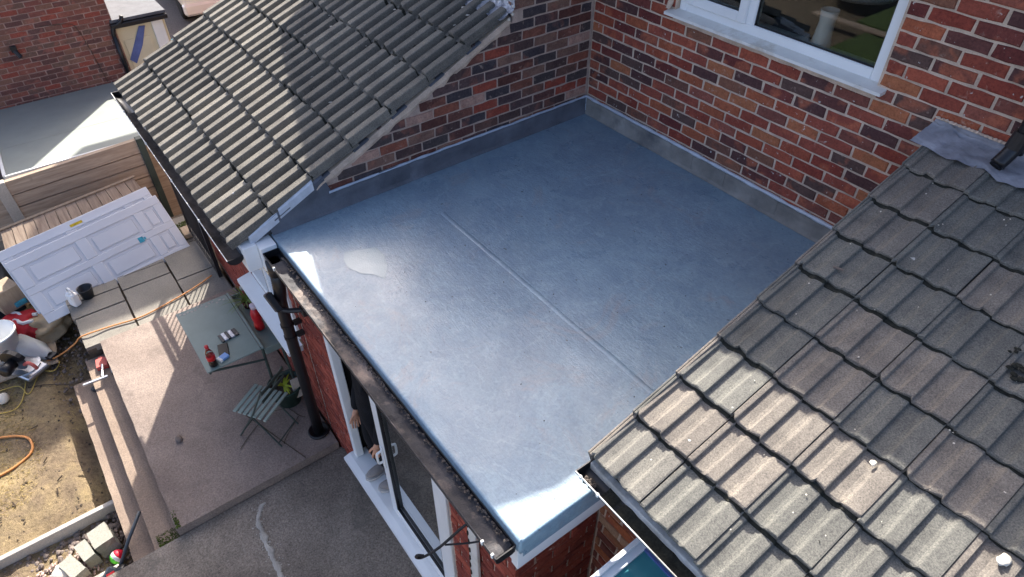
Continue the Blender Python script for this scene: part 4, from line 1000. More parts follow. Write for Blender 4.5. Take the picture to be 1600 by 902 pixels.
for k in range(70):
    r = rnd.choice((.002, .003, .004)); blob(bm, on_right(rnd.uniform(2.75, 4.1), rnd.uniform(-2.2, -.15), .047), (r, r*1.3, .002), k, 1, .5)
mk('bird_lime', bm, 'stone_pale', RIGHT, kind='stuff')
GR = gutter('gutter', 2.655, 7.0, REY+.010, REZ-.026, .046, 'black eave gutter with pale lip below the right tiled roof', lip='upvc_dirty')
bm = B(); n = 160; prev = None
for i in range(n+1):
    x = 2.80+1.9*i/n; yb = REY-.036; z = REZ-.056+.016*mnoise.noise(Vector((x*6, 0, 1))) + .010*mnoise.noise(Vector((x*21, 0, 5))); a = [bm.verts.new((x, yb-.036, z)), bm.verts.new((x, yb, z-.008)), bm.verts.new((x, yb+.036, z+.004))]
    if prev:
        for k in range(2): bm.faces.new((prev[k], prev[k+1], a[k+1], a[k]))
    prev = a
mk('silt', bm, 'moss_shade_dark', GR)
bm = B()
for k in range(16): blob(bm, (2.72+random.uniform(-.025, .03), REY-.05+random.uniform(-.02, .02), REZ-.060), (.014, .012, .012), k, 1, .5)
mk('debris', bm, 'gutter_silt', GR)
for x in (2.69, 2.80):
    bm = B(); box(bm, (x-.007, REY-.091, REZ-.040), (x+.007, REY-.078, REZ-.022), .002); mk('bracket_clip', bm, 'trim_white', GR)
# ================================================================== CONSERVATORY ROOF (corner)
CON = thing('conservatory', 'corner of a conservatory with white frame and teal glass roof under the right eave', 'conservatory')
def cz(y): return -.215 + .10*(y+2.25)
bm = B()
for a, b in (((2.945, 3.02), (.02, 0)),):
    prism(bm, [(-2.245, cz(-2.245)), (-4.6, cz(-4.6)), (-4.6, cz(-4.6)-.07), (-2.245, cz(-2.245)-.07)], 'x', 2.945, 3.005)
mk('edge_beam', bm, 'upvc_white', CON)
bm = B(); prism(bm, [(-2.245, cz(-2.245)+.022), (-4.6, cz(-4.6)+.022), (-4.6, cz(-4.6)+.003), (-2.245, cz(-2.245)+.003)], 'x', 2.950, 2.972); mk('cap', bm, 'upvc_white', CON)
bm = B(); prism(bm, [(-2.25, cz(-2.25)-.012), (-4.58, cz(-4.58)-.012), (-4.58, cz(-4.58)-.024), (-2.25, cz(-2.25)-.024)], 'x', 3.006, 5.5); mk('pane', bm, 'roof_glass', CON)
bm = B(); prism(bm, [(-2.245, cz(-2.245)+.004), (-2.30, cz(-2.30)+.004), (-2.30, cz(-2.30)-.06), (-2.245, cz(-2.245)-.06)], 'x', 3.006, 5.5); mk('wall_bar', bm, 'blue_paint', CON)
for x in (3.62, 4.24):
    bm = B(); prism(bm, [(-2.30, cz(-2.30)+.01), (-4.6, cz(-4.6)+.01), (-4.6, cz(-4.6)-.05), (-2.30, cz(-2.30)-.05)], 'x', x, x+.05); mk('glazing_bar', bm, 'upvc_white', CON)
bm = B(); rnd = random.Random(4)
for k in range(90): blob(bm, (3.012+rnd.random()**2*.03, rnd.uniform(-2.9, -2.30), cz(-2.6)+.03*(rnd.random()-.9)), (.006, .008, .004), k, 1, .6)
mk('moss', bm, 'moss_shade_dark', CON, kind='stuff')
bm = B(); box(bm, (2.952, -4.58, ZL), (2.998, -2.25, -1.4)); mk('side_wall', bm, 'upvc_white', CON)
bm = B(); box(bm, (2.96, -4.56, -1.4), (2.99, -2.27, cz(-4.5)-.08)); mk('side_glass', bm, 'door_glass', CON)

# ================================================================== NEIGHBOUR SIDE
NX_ = -7.4
NB1 = thing('neighbour_side_block', 'neighbouring brick house wall in the upper left corner', 'house')
bm = B(); box(bm, (-11.5, -7.5, -3.2), (NX_-.007, -2.36, 1.2)); NW = mk('wall', bm, 'mortar_neighbour', NB1)
brickwork(NW, 'brick_neighbour', '+x', NX_, -5.2, -2.365, -1.75, .3, lambda a, b, z: True, 300, zoff=.01, cw=.225, ch=.075)
bm = B(); tube(bm, smoothpts([(NX_+.045, -2.39, -.93), (NX_+.045, -2.41, -1.0), (NX_+.045, -2.42, -1.06)], 3), .033, 10); tube(bm, [(NX_+.045, -2.42, -1.05), (NX_+.045, -2.42, -1.75)], .033, 10); tube(bm, [(NX_+.045, -2.39, -.94), (NX_+.05, -2.25, -.86), (NX_+.05, -2.22, -.78)], .03, 10); mk('downpipe', bm, 'black_plastic', NB1, smooth=True)
bm = B(); tube(bm, smoothpts([(NX_+.008, -3.3, -.72), (NX_+.008, -2.95, -.76), (NX_+.008, -2.86, -.85), (NX_+.008, -2.80, -1.2), (NX_+.008, -2.75, -1.72)], 5), .004, 5); mk('cable', bm, 'cable_dark', NB1)
bm = B(); box(bm, (NX_, -3.78, -.98), (NX_+.06, -3.70, -.90), .004); tube(bm, [(NX_+.05, -3.74, -.96), (NX_+.11, -3.70, -1.05)], .03, 8); mk('wall_lamp', bm, 'black_plastic', NB1)
# cream garage front with gutter
GAR = thing('garage', 'cream boarded outbuilding with dark gutter beside the neighbouring brick wall', 'outbuilding')
bm = B(); box(bm, (-10.5, -2.352, -3.1), (NX_-.06, -1.62, -.88)); mk('wall', bm, 'trim_cream', GAR)
bm = B(); box(bm, (NX_-.059, -2.30, -2.6), (NX_-.045, -1.90, -1.18), .003); mk('door_panel', bm, 'trim_cream', GAR)
bm = B(); box(bm, (NX_-.058, -1.83, -3.05), (NX_-.02, -1.66, -.92), .004); mk('door_post', bm, 'trim_white', GAR)
bm = B(); prism(bm, [(-2.315, -1.48), (-2.24, -1.56), (-2.06, -1.30), (-1.93, -1.02), (-2.02, -1.01)], 'x', NX_-.0445, NX_-.036); mk('blue_strip', bm, 'blue_paint', GAR)
bm = B(); box(bm, (-9.2, -2.40, -.875), (NX_+.02, -1.58, -.83), .004); mk('roof', bm, 'slate', GAR)
bm = B(); box(bm, (NX_-.02, -2.42, -.95), (NX_+.075, -1.58, -.882), .01); mk('gutter', bm, 'black_plastic', GAR)
# unseen gabled block, added to shade the white doors and slabs
SHADE_BLOCK = thing('neighbour_side_block', 'unseen house-shaped block added behind the driveway to cast shade', 'house')
bm = B(); prism(bm, [(-9.95, -3.1), (-6.9, -3.1), (-6.9, 1.55), (-9.95, 4.27)], 'y', 0.35, 9.0); mk('wall', bm, 'brickwork_far', SHADE_BLOCK)
bm = B(); prism(bm, [(-11.8, 5.92), (-6.7, 1.38), (-6.7, 1.47), (-11.8, 6.02)], 'y', 0.25, 9.2); mk('roof', bm, 'slate', SHADE_BLOCK)
bm = B(); prism(bm, [(-11.7, 3.75), (-9.955, 3.75), (-9.955, 4.27), (-11.7, 5.82)], 'y', 0.35, 9.0); mk('shade_overhang', bm, 'brickwork_far', SHADE_BLOCK)  # added piece shading the doors, open below so sun reaches the shed
for T_ in (NB1, GAR): T_.location = (-.8, .08, -.26)
# felt roof of the side shed
SH = thing('shed', 'low shed with a pale felted flat roof and white edge trim behind the fence', 'shed')
def shz(x): return -1.665 - (-5.30-x)*.115
bm = B(); prism(bm, [(-8.19, -3.1), (-5.40, -3.1), (-5.40, shz(-5.4)-.075), (-8.19, shz(-8.19)-.075)], 'y', -4.28, -2.36); mk('wall', bm, 'fence_wood', SH)
for (x0, x1) in ((-8.18, -6.355), (-6.347, -5.32)):
    bm = B(); prism(bm, [(x0, shz(x0)-.073), (x1, shz(x1)-.073), (x1, shz(x1)), (x0, shz(x0))], 'y', -4.33, -2.30); mk('felt_sheet', bm, 'shed_felt', SH)
bm = B(); box(bm, (-5.318, -4.35, -1.755), (-5.285, -2.33, -1.650), .003); mk('trim', bm, 'trim_white', SH)
bm = B(); prism(bm, [(-8.18, shz(-8.18)-.08), (-5.32, shz(-5.32)-.08), (-5.32, shz(-5.32)+.014), (-8.18, shz(-8.18)+.014)], 'y', -4.372, -4.335); mk('trim', bm, 'trim_white', SH)
# fence
FN = thing('fence', 'weathered horizontal board fence with a pale concrete post behind the white doors', 'fence')
for k in range(8):
    z1 = -1.60 - k*.165; bm = B()
    prism(bm, [(-4.986-.008*(k%2), z1), (-5.022, z1), (-5.022, z1-.149), (-4.984-.008*(k%2), z1-.149)], 'y', -4.36, -2.84)
    o = mk('board', bm, 'fence_wood', FN)
    for v in o.data.vertices: v.co.z += .06*(v.co.y+4.36)/1.5
    bm = B(); prism(bm, [(-5.004, z1-.01), (-5.022, z1-.01), (-5.022, z1-.164), (-4.978, z1-.164)], 'y', -6.2, -4.48); mk('board', bm, 'fence_wood', FN)
bm = B(); box(bm, (-5.06, -4.48, -3.1), (-4.965, -4.36, -1.565), .006); mk('post', bm, 'pale_concrete', FN)
bm = B(); box(bm, (-5.05, -4.36, -1.60), (-4.985, -2.84, -1.575), .003); o = mk('capping', bm, 'fence_wood', FN)
for v in o.data.vertices: v.co.z += .06*(v.co.y+4.36)/1.5
bm = B(); box(bm, (-5.05, -2.90, -3.1), (-4.96, -2.82, -1.5), .004); mk('post', bm, 'paint_sage_dark', FN)
bm = B(); box(bm, (-5.04, -6.2, -3.1), (-5.024, -2.84, -1.62)); mk('gap_shade', bm, 'dark_earth', FN)  # dark sheet added to make the gaps between boards look shaded
# low row of boards
PL = thing('timber_edging', 'row of short weathered boards lying between fence and white doors', 'timber')
n = 13
for k in range(n):
    t0 = k/n; t1 = (k+.93)/n
    def L_(a, b, t): return tuple(a[i]+(b[i]-a[i])*t for i in range(3))
    A, B2 = (-4.34, -4.58, -1.785), (-4.61, -3.12, -1.785); C, D_ = (-3.96, -4.62, -1.93), (-4.36, -3.06, -1.93)
    q = [L_(A, B2, t0), L_(A, B2, t1), L_(C, D_, t1), L_(C, D_, t0)]
    bm = B(); dz = random.uniform(-.006, .006); top = [bm.verts.new((p[0], p[1], p[2]+dz)) for p in q]; bot = [bm.verts.new((p[0], p[1], p[2]+dz-.03)) for p in q]
    bm.faces.new(top); bm.faces.new(list(reversed(bot)))
    for i in range(4): bm.faces.new((top[i], bot[i], bot[(i+1) % 4], top[(i+1) % 4]))
    bmesh.ops.recalc_face_normals(bm, faces=bm.faces); mk('board', bm, 'pallet_wood', PL)
bm = B(); tube(bm, [(-4.34, -4.60, -1.775), (-4.61, -3.10, -1.775)], .016, 4); mk('top_rail', bm, 'plywood', PL)
bm = B(); prism(bm, [(-4.30, -4.60), (-4.60, -3.10), (-4.45, -3.06), (-4.05, -4.62)], 'z', -3.05, -1.94); mk('support', bm, 'dark_earth', PL)

# two discarded doors
def panel_door(name, label, TL, TR, BR, BL, th=.038):
    T = thing(name, label, 'door', group=None)
    TL, TR, BR, BL = map(Vector, (TL, TR, BR, BL)); U = (TR-TL); L = U.length; U.normalize(); Wv = (BL-TL); Wv = Wv - U*Wv.dot(U); Wd = Wv.length; Wv.normalize(); N = U.cross(Wv)
    if N.z < 0: N = -N
    M = Matrix(((U.x, Wv.x, N.x, TL.x), (U.y, Wv.y, N.y, TL.y), (U.z, Wv.z, N.z, TL.z), (0, 0, 0, 1)))
    bm = B(); box(bm, (0, 0, -th), (L, Wd, -.006), .002, M); mk('core', bm, 'door_white', T)
    # stiles and rails proud of six sunk panels
    sx = [0, .055, .43, .53, .80, .86, 1.0]; rl = ((0, .075), (.395, .48), (.85, .93), (1.0, 1.0))
    def part(nm, u0, u1, w0, w1, z0=-.0062, z1=.003, bev=.0042):
        bm = B(); box(bm, (u0*L, w0*Wd, z0), (u1*L, w1*Wd, z1), bev, M); return mk(nm, bm, 'door_white', T)
    part('stile', 0, 1, 0, .13); part('stile', 0, 1, .87, 1); part('stile', .0, 1, .45, .55, z1=.0026)
    for a, b in ((0, .07), (.40, .47), (.80, .86), (.94, 1.0)): part('rail', a, b, .131, .449); part('rail', a, b, .551, .869)
    for a, b in ((.095, .375), (.495, .775), (.872, .928)):
        for c, d in ((.175, .405), (.595, .825)): part('panel', a, b, c, d, -.0062, .0016, .007)
    return T, M, L, Wd
D2, M2, l2, w2 = panel_door('discarded_door', 'white panelled door lying furthest back against the boards, mostly covered', (-3.74, -4.665, -1.690), (-4.00, -3.075, -1.620), (-3.55, -2.98, -2.19), (-3.255, -4.578, -2.24))
bm = B(); box(bm, (l2*.45, w2*.06, .0032), (l2*.53, w2*.10, .0042), .0008, M2); mk('letter_plate', bm, 'packet_yellow', D2)
D1, M1, l1, w1 = panel_door('discarded_door', 'white panelled door lying on top with a blue sticker near its middle', (-3.60, -4.618, -1.75), (-3.86, -3.027, -1.68), (-3.534, -2.961, -2.18), (-3.115, -4.531, -2.30))
bm = B(); box(bm, (l1*.735, w1*.475, .0028), (l1*.77, w1*.56, .0040), .0008, M1); box(bm, (l1*.772, w1*.50, .0028), (l1*.785, w1*.54, .0040), .0008, M1); mk('sticker', bm, 'packet_teal', D1)
bm = B(); lathe(bm, [(.008, 0), (.008, .003), (0, .003)], (l1*.86, w1*.93, .003), 10, M1); mk('screw_hole', bm, 'black_plastic', D1)
# white jerry can and black pot standing by the doors
JC = thing('plastic_bottle', 'white plastic canister standing on the paving beside the white doors', 'canister', (-3.10, -4.205, ZS), R(25))
bm = B(); box(bm, (-.055, -.04, .0), (.055, .04, .16), .016); box(bm, (-.04, -.03, .15), (.02, .03, .185), .012); mk('body', bm, 'white_plastic', JC, smooth=False)
bm = B(); lathe(bm, [(.017, .18), (.017, .205), (.0, .205)], (-.015, 0, 0), 12); mk('neck', bm, 'white_plastic', JC); bm = B(); lathe(bm, [(.011, .205), (.011, .218), (0, .218)], (-.015, 0, 0), 10); mk('spout', bm, 'black_plastic', JC)
bm = B(); tube(bm, smoothpts([(-.03, 0, .185), (.0, 0, .225), (.04, 0, .215), (.052, 0, .15)], 4), .009, 8); mk('handle', bm, 'white_plastic', JC)
bm = B(); lathe(bm, [(.055, 0), (.075, .12), (.078, .125), (.074, .127), (.066, .12), (.052, .03), (0, .03)], (-3.16, -4.075, ZS), 24); o = mk('plant_pot', bm, 'pot_black', smooth=True); tag(o, 'empty black plant pot beside the white canister', 'plant pot')

# black barred gate standing at the corner of the lean-to
GT = thing('metal_gate', 'black barred metal gate standing at the corner of the left extension', 'gate')
gx0, gx1, gy, gz0, gz1 = -3.60, -2.62, -2.835, ZS+.02, -1.02
bm = B()
for z in (gz0+.03, gz0+.13, gz1-.10, gz1): box(bm, (gx0, gy-.018, z-.017), (gx1, gy+.018, z+.017))
for x in (gx0, gx1): box(bm, (x-.02, gy-.02, gz0), (x+.02, gy+.02, gz1+.02))
mk('frame', bm, 'black_iron', GT)
for k in range(1, 12):
    x = gx0+(gx1-gx0)*k/12; bm = B(); tube(bm, [(x, gy, gz0+.03), (x, gy, gz1)], .007, 6); mk('bar', bm, 'black_iron', GT)
# yellow offcut of wood by the gate
bm = B(); box(bm, (-3.75, -2.93, ZS+.004), (-3.55, -2.83, ZS+.06), .004); o = mk('wood_offcut', bm, 'plywood'); tag(o, 'small pale offcut of timber at the foot of the metal gate', 'timber')

# ================================================================== TABLE, CHAIRS, THINGS ON THEM
TB = thing('garden_table', 'sage green metal garden table with a long tray shelf beside the wall', 'table')
zt = -1.415
Mt = Matrix.Translation((-.915, -3.235, zt))
bm = B(); box(bm, (-.425, -.222, -.012), (.425, .222, 0), .004, Mt); TT = mk('table_top', bm, 'paint_sage', TB)
bm = B(); box(bm, (-.425, .226, -.012), (.425, .245, .004), .002, Mt); mk('hinge_rail', bm, 'paint_sage', TB)
bm = B(); box(bm, (-.415, .262, -.075), (.40, .40, -.066), .002, Mt); box(bm, (-.415, .25, -.10), (-.40, .41, -.03), .002, Mt); box(bm, (.40, .25, -.10), (.415, .41, -.03), .002, Mt); box(bm, (-.399, .402, -.10), (.399, .416, -.03), .002, Mt); box(bm, (-.399, .247, -.10), (.399, .259, -.03), .002, Mt); mk('tray', bm, 'paint_sage', TB)
for (x, y, dx, dy) in ((-.36, .235, -.03, -.01), (.39, .235, .0, -.01), (-.36, .39, -.03, .02), (.39, .39, .0, .02)):
    bm = B(); tube(bm, [(x, y, -.02), (x+dx, y+dy, ZP-zt)], .013, 8); bmesh.ops.transform(bm, matrix=Mt, verts=bm.verts); mk('leg', bm, 'paint_sage_dark', TB)
for pa, pb in (((.36, -.19, -.02), (.37, -.20, -.075)), ((.37, -.20, -.05), (.40, .24, -.16)), ((-.36, -.16, -.03), (-.36, .235, -.14)), ((.393, .225, -.40), (.393, .40, -.40))):
    bm = B(); tube(bm, [pa, pb], .010, 6); bmesh.ops.transform(bm, matrix=Mt, verts=bm.verts); mk('brace', bm, 'paint_sage_dark', TB)
# pierced pattern along the far end of the table
bm = B(); rnd = random.Random(3)
for k in range(13): 
    x = -.40+rnd.uniform(0, .045); y = -.19+k*.031; lathe(bm, [(.011, 0.0004), (.011, .0012), (0, .0012)], (x, y, 0), 8)
bmesh.ops.transform(bm, matrix=Mt, verts=bm.verts); mk('pierced_holes', bm, 'pale_concrete', TT)
def bottle(name, label, loc, prof, mats, s=1.0):
    T = thing(name, label, 'bottle', loc); 
    for nm, pr, m_ in prof:
        bm = B(); lathe(bm, [(r*s, z*s) for r, z in pr], (0, 0, 0), 18); mk(nm, bm, m_, T, smooth=True)
    return T
bottle('drink_bottle', 'dark cola bottle with red label and red cap on the green table', (-.545, -3.385, zt+.001), [('body', [(.030, 0), (.034, .01), (.033, .055), (.029, .075)], 'cola_dark'), ('label', [(.0345, .07), (.0345, .115)], 'red_label'), ('shoulder', [(.033, .113), (.030, .145), (.014, .185), (.012, .20)], 'window_glass'), ('cap', [(.015, .195), (.015, .218), (0, .218)], 'red_plastic')], None)
bottle('squash_bottle', 'large red bottle with pale cap standing in the tray of the green table', (-.80, -2.915, zt-.064), [('body', [(.036, 0), (.042, .015), (.040, .07), (.034, .09), (.042, .12), (.043, .18), (.028, .225), (.02, .235)], 'red_plastic'), ('cap', [(.024, .233), (.027, .275), (0, .277)], 'clear_cap')], None)
bm = B(); box(bm, (-.04, -.075, 0), (.04, .075, .011), .004); o = mk('phone', bm, 'phone_black'); o.location = (-.66, -3.268, zt+.0005); o.rotation_euler = (0, 0, R(78)); tag(o, 'black mobile phone lying beside the cola bottle', 'phone')
CP = thing('cigarette_packet', 'small pale blue packet lying between the phone and the cola bottle', 'packet', (-.57, -3.30, zt+.0005), R(20)); bm = B(); box(bm, (-.028, -.042, 0), (.028, .042, .022), .002); mk('box', bm, 'packet_blue', CP); bm = B(); box(bm, (-.0285, -.0425, .0), (.0285, -.02, .0225), .001); mk('lid', bm, 'trim_white', CP)
TP = thing('tobacco_pouch', 'black and silver striped pouch lying near the middle of the green table', 'pouch', (-.80, -3.175, zt+.0005), R(5))
for k, (a, b, m_) in enumerate(((-.075, -.048, 'foil_black'), (-.048, -.018, 'foil_silver'), (-.018, .006, 'foil_black'), (.006, .04, 'foil_silver'), (.04, .075, 'foil_black'))):
    bm = B(); box(bm, (-.05, a, 0), (.05, b-.0005, .014+.004*math.sin(k)), .003); mk('stripe', bm, m_, TP)
# spider plant in the tray
PT = thing('potted_plant', 'spiky spider plant in a small pot in the tray of the green table', 'plant', (-1.13, -2.895, zt-.065))
bm = B(); lathe(bm, [(.035, 0), (.048, .075), (.044, .078), (.03, .07), (0, .07)], (0, 0, 0), 16); mk('pot', bm, 'pot_terracotta', PT, smooth=True)
def fronds(n, L, wdt, mat, seed, up=.5):
    rnd = random.Random(seed); bm = B()
    for k in range(n):
        a = rnd.uniform(0, 6.3); l = L*rnd.uniform(.55, 1.1); e = rnd.uniform(.3, 1.2)*up; prev = None
        for i in range(7):
            t = i/6; d = l*t*math.cos(e*(1-t)) ; z = .07 + l*.75*(t*math.sin(e+.35) - .55*t*t); wd = wdt*(1-t)**.6 + .0006
            p = Vector((math.cos(a)*d, math.sin(a)*d, z)); s = Vector((-math.sin(a), math.cos(a), .25))*wd
            c = (bm.verts.new(p-s), bm.verts.new(p+s))
            if prev: bm.faces.new((prev[0], prev[1], c[1], c[0]))
            prev = c
    return mk('leaves', bm, mat, PT if seed == 1 else GP)
fronds(34, .22, .0055, 'leaf_green', 1)
GP = thing('planter', 'round dark green planter with a small bright plant beside the soil pipe', 'planter', (-.50, -2.925, ZP))
bm = B(); lathe(bm, [(.10, 0), (.145, .20), (.155, .205), (.155, .225), (.143, .225), (.135, .19), (.0, .185)], (0, 0, 0), 26); mk('pot', bm, 'pot_green', GP, smooth=True)
bm = B(); lathe(bm, [(.134, .192), (0, .20)], (0, 0, 0), 20); mk('compost', bm, 'dark_earth', GP)
o = fronds(12, .13, .012, 'leaf_bright', 2); o.location = (.01, -.01, .14)
bm = B(); box(bm, (.10, .03, .10), (.115, .10, .34), .004); mk('plant_label', bm, 'pale_concrete', GP)
# folding slatted chair
def chair(loc, rz, label):
    T = thing('folding_chair', label, 'chair', loc, rz)
    hs = .375
    for k in range(6):
        y = -.145 + k*.048; bm = B(); box(bm, (-.155, y, hs-.012), (.155, y+.034, hs), .003); mk('seat_slat', bm, 'paint_sage_pale', T)
    bm = B(); box(bm, (-.16, .152, hs-.014), (.16, .178, hs+.002), .003); mk('rear_rail', bm, 'paint_sage_pale', T)
    for z, y in ((.60, .205), (.70, .222)):
        bm = B(); box(bm, (-.15, y, z), (.15, y+.010, z+.032), .003); mk('back_slat', bm, 'paint_sage_dark', T)
    for s in (-1, 1):
        bm = B(); tube(bm, [(s*.14, -.19, 0), (s*.14, .03, hs-.02), (s*.14, .225, .74)], .008, 6); mk('leg', bm, 'paint_sage_dark', T)
        bm = B(); tube(bm, [(s*.125, .21, 0), (s*.125, -.02, hs-.02), (s*.125, -.13, hs-.02)], .008, 6); mk('leg', bm, 'paint_sage_dark', T)
    bm = B(); tube(bm, [(-.14, -.17, .04), (.14, -.17, .04)], .006, 6); tube(bm, [(-.125, .19, .04), (.125, .19, .04)], .006, 6); mk('stretcher', bm, 'paint_sage_dark', T)
    return T
chair((-.305, -3.20, ZP), R(-56), 'sage green slatted folding chair standing alone on the patio by the planter')
GN = thing('ornament', 'small red and white ornament at the far end of the table tray', 'ornament', (-1.285, -2.875, zt-.066))
bm = B(); lathe(bm, [(.024, .0), (.028, .03), (.022, .07), (.016, .085), (.0, .086)], (0, 0, 0), 14); mk('body', bm, 'red_faded', GN, smooth=True)
bm = B(); lathe(bm, [(.018, .084), (.020, .10), (.012, .125), (0, .128)], (0, 0, 0), 12); mk('top', bm, 'pale_concrete', GN, smooth=True)
# stone on the patio
bm = B(); blob(bm, (-.66, -3.865, ZP+.018), (.045, .028, .024), 5, 2, .4); o = mk('stone', bm, 'stone_gravel', smooth=True); tag(o, 'single dark stone lying on the open patio concrete', 'stone')
# cross joints on the concrete near the downpipe
bm = B()
def crack(pts, wd):
    P = smoothpts([(x, y, ZP+.0055) for x, y in pts], 6); prev = None
    for i, p in enumerate(P):
        d = (P[min(i+1, len(P)-1)]-P[max(i-1, 0)]).normalized(); s = Vector((-d.y, d.x, 0))*wd*(1+.5*mnoise.noise(Vector((i*.7, p.x, 1)))); c = (bm.verts.new(p-s), bm.verts.new(p+s))
        if prev: bm.faces.new((prev[0], prev[1], c[1], c[0]))
        prev = c
crack([(-.60, -3.325), (-.404, -3.255), (-.193, -3.189), (.17, -3.07)], .0045); crack([(-.80, -3.007), (-.533, -3.001), (-.30, -2.94), (-.228, -2.896)], .004); crack([(-.404, -3.255), (-.33, -3.37), (-.24, -3.48)], .0035); crack([(-.273, -2.943), (-.133, -3.11), (-.07, -3.16)], .0035); crack([(-.461, -3.097), (-.426, -3.003)], .003)
mk('concrete_joint', bm, 'dark_earth', kind='structure')

# ================================================================== GARDEN CLUTTER
bm = B(); box(bm, (-.37, -.30, 0), (.37, .30, .018), .002); o = mk('plywood_board', bm, 'plywood'); o.location = (-3.42, -4.88, ZG+.03); o.rotation_euler = (0, 0, R(-6)); tag(o, 'flat plywood board under the tools at the left edge', 'board')
WT = thing('plastic_tub', 'large white plastic tub at the left edge of the garden', 'tub', (-3.46, -5.03, ZG+.05), R(15))
bm = B(); lathe(bm, [(.15, 0), (.19, .30), (.205, .305), (.205, .33), (.19, .33), (.14, .06), (0, .06)], (0, 0, 0), 28); mk('body', bm, 'white_plastic', WT, smooth=True)
bm = B(); tube(bm, smoothpts([(-.2, 0, .31), (-.1, -.12, .36), (.1, -.12, .36), (.2, 0, .31)], 5), .008, 6); mk('handle', bm, 'white_plastic', WT)
# chop saw
SW = thing('mitre_saw', 'red and grey mitre saw with round blade guard lying on the board', 'saw', (-3.10, -4.90, ZG+.05), R(30))
bm = B(); box(bm, (-.22, -.13, 0), (.20, .12, .05), .012); lathe(bm, [(.15, .05), (.15, .065), (0, .065)], (0, 0, 0), 28); mk('base', bm, 'steel', SW)
Mb = Matrix.Translation((.03, -.06, .20)) @ Matrix.Rotation(R(90), 4, 'X') @ Matrix.Rotation(R(14), 4, 'Y')
bm = B(); lathe(bm, [(0, -.002), (.127, -.002), (.127, .002), (0, .002)], (0, 0, 0), 36, Mb); mk('blade', bm, 'blade_grey', SW)
bm = B(); prism(bm, [(0, 0)] + [(.14*math.cos(a), .14*math.sin(a)) for a in [R(20+i*18) for i in range(10)]], 'z', -.02, .03); bmesh.ops.transform(bm, matrix=Mb, verts=bm.verts); mk('blade_guard', bm, 'black_plastic', SW)
bm = B(); lathe(bm, [(.035, .03), (.06, .035), (.065, .16), (.05, .18), (0, .18)], (.0, .0, 0), 18, Mb); mk('motor', bm, 'black_plastic', SW, smooth=True)
bm = B(); box(bm, (-.05, -.05, -.045), (.05, .05, -.005), .012, Mb); mk('red_cover', bm, 'red_label', SW)
bm = B(); tube(bm, smoothpts([(.14, -.05, .18), (.20, -.04, .22), (.25, -.03, .20), (.26, -.02, .14)], 5), .018, 8); mk('handle', bm, 'red_faded', SW, smooth=True)
PS = thing('plastic_hood', 'curved white plastic cover lying beside the red saw', 'cover', (-3.33, -4.80, ZG+.06), R(35))
bm = B(); n = 14; prev = None
for i in range(n+1):
    a = math.pi*i/n; r = .12; p = [bm.verts.new((-.20+.03*math.sin(a), r*math.cos(a), .17*math.sin(a)**.6)), bm.verts.new((.10, r*.85*math.cos(a), .14*math.sin(a)**.6)), bm.verts.new((.24, r*.35*math.cos(a), .06*math.sin(a)))]
    if prev:
        for k in range(2): bm.faces.new((prev[k], prev[k+1], p[k+1], p[k]))
    prev = p
bmesh.ops.solidify(bm, geom=bm.faces[:], thickness=.004); mk('shell', bm, 'white_plastic', PS, smooth=True)
bm = B(); box(bm, (.20, -.05, .0), (.30, .05, .035), .008); mk('foot', bm, 'black_plastic', PS)
def sack(name, label, loc, size, mat, seed, amp=.35, rz=0):
    bm = B(); vs_ = bmesh.ops.create_icosphere(bm, subdivisions=4, radius=1.0)['verts']
    for v in vs_:
        c = v.co.copy(); d = 1 + amp*mnoise.noise(c*1.6+Vector((seed, 0, 0))) + .30*amp*abs(mnoise.noise(c*4.3+Vector((0, seed, 0)))) - .22*amp*abs(mnoise.noise(c*8.1+Vector((0, seed, 3))))
        p = Vector((math.copysign(abs(c.x)**.7, c.x), math.copysign(abs(c.y)**.7, c.y), c.z))*d
        v.co = Vector((p.x*size[0], p.y*size[1], max(-.35, p.z)*size[2]))
    o = mk(name, bm, mat, smooth=True); o.location = loc; o.rotation_euler = (0, 0, rz); return tag(o, label, 'bag')
sack('paper_sack', 'crumpled brown paper sack beside the plywood board', (-3.66, -4.60, ZG+.10), (.24, .20, .15), 'bag_paper', 3, .5, .4)
o = sack('red_bag', 'red printed plastic bag behind the saw', (-3.72, -4.80, ZG+.12), (.20, .18, .16), 'bag_red', 8, .4, .9)
bm = B(); vsq = []
for k, (x0, x1, y0) in enumerate(((-.14, .16, .05), (-.06, .18, -.06))):
    bm2 = bm; P = [Vector((x0+(x1-x0)*i/6, y0+.03*math.sin(i*1.3), .155-.02*abs(i-3)/3)) for i in range(7)]; tube(bm2, P, .022, 6)
mk('white_print', bm, 'white_plastic', o, smooth=True)
PK = thing('packaging', 'blue and yellow printed packaging propped against the white door', 'packaging', (-3.98, -4.83, ZG+.28), R(20))
bm = B(); box(bm, (-.10, -.09, 0), (.10, .0, .10), .006); mk('yellow_card', bm, 'packet_yellow', PK); bm = B(); box(bm, (-.09, .003, .02), (.14, .13, .085), .01); mk('teal_card', bm, 'packet_teal', PK); bm = B(); tube(bm, [(-.16, .09, .14), (.1, .06, .10)], .018, 8); mk('blue_tube', bm, 'cyan_plastic', PK)
bm = B(); prism(bm, [(-.12, -.12), (.12, -.12), (.12, .14), (-.12, .14)], 'z', 0, .27); mk('carton', bm, 'plywood', PK)
bm = B(); box(bm, (-4.75, -5.15, ZG), (-4.2, -4.75, ZG+.5), .02); o = mk('storage_box', bm, 'pot_black'); tag(o, 'dark storage box behind the red bag at the left edge', 'box')
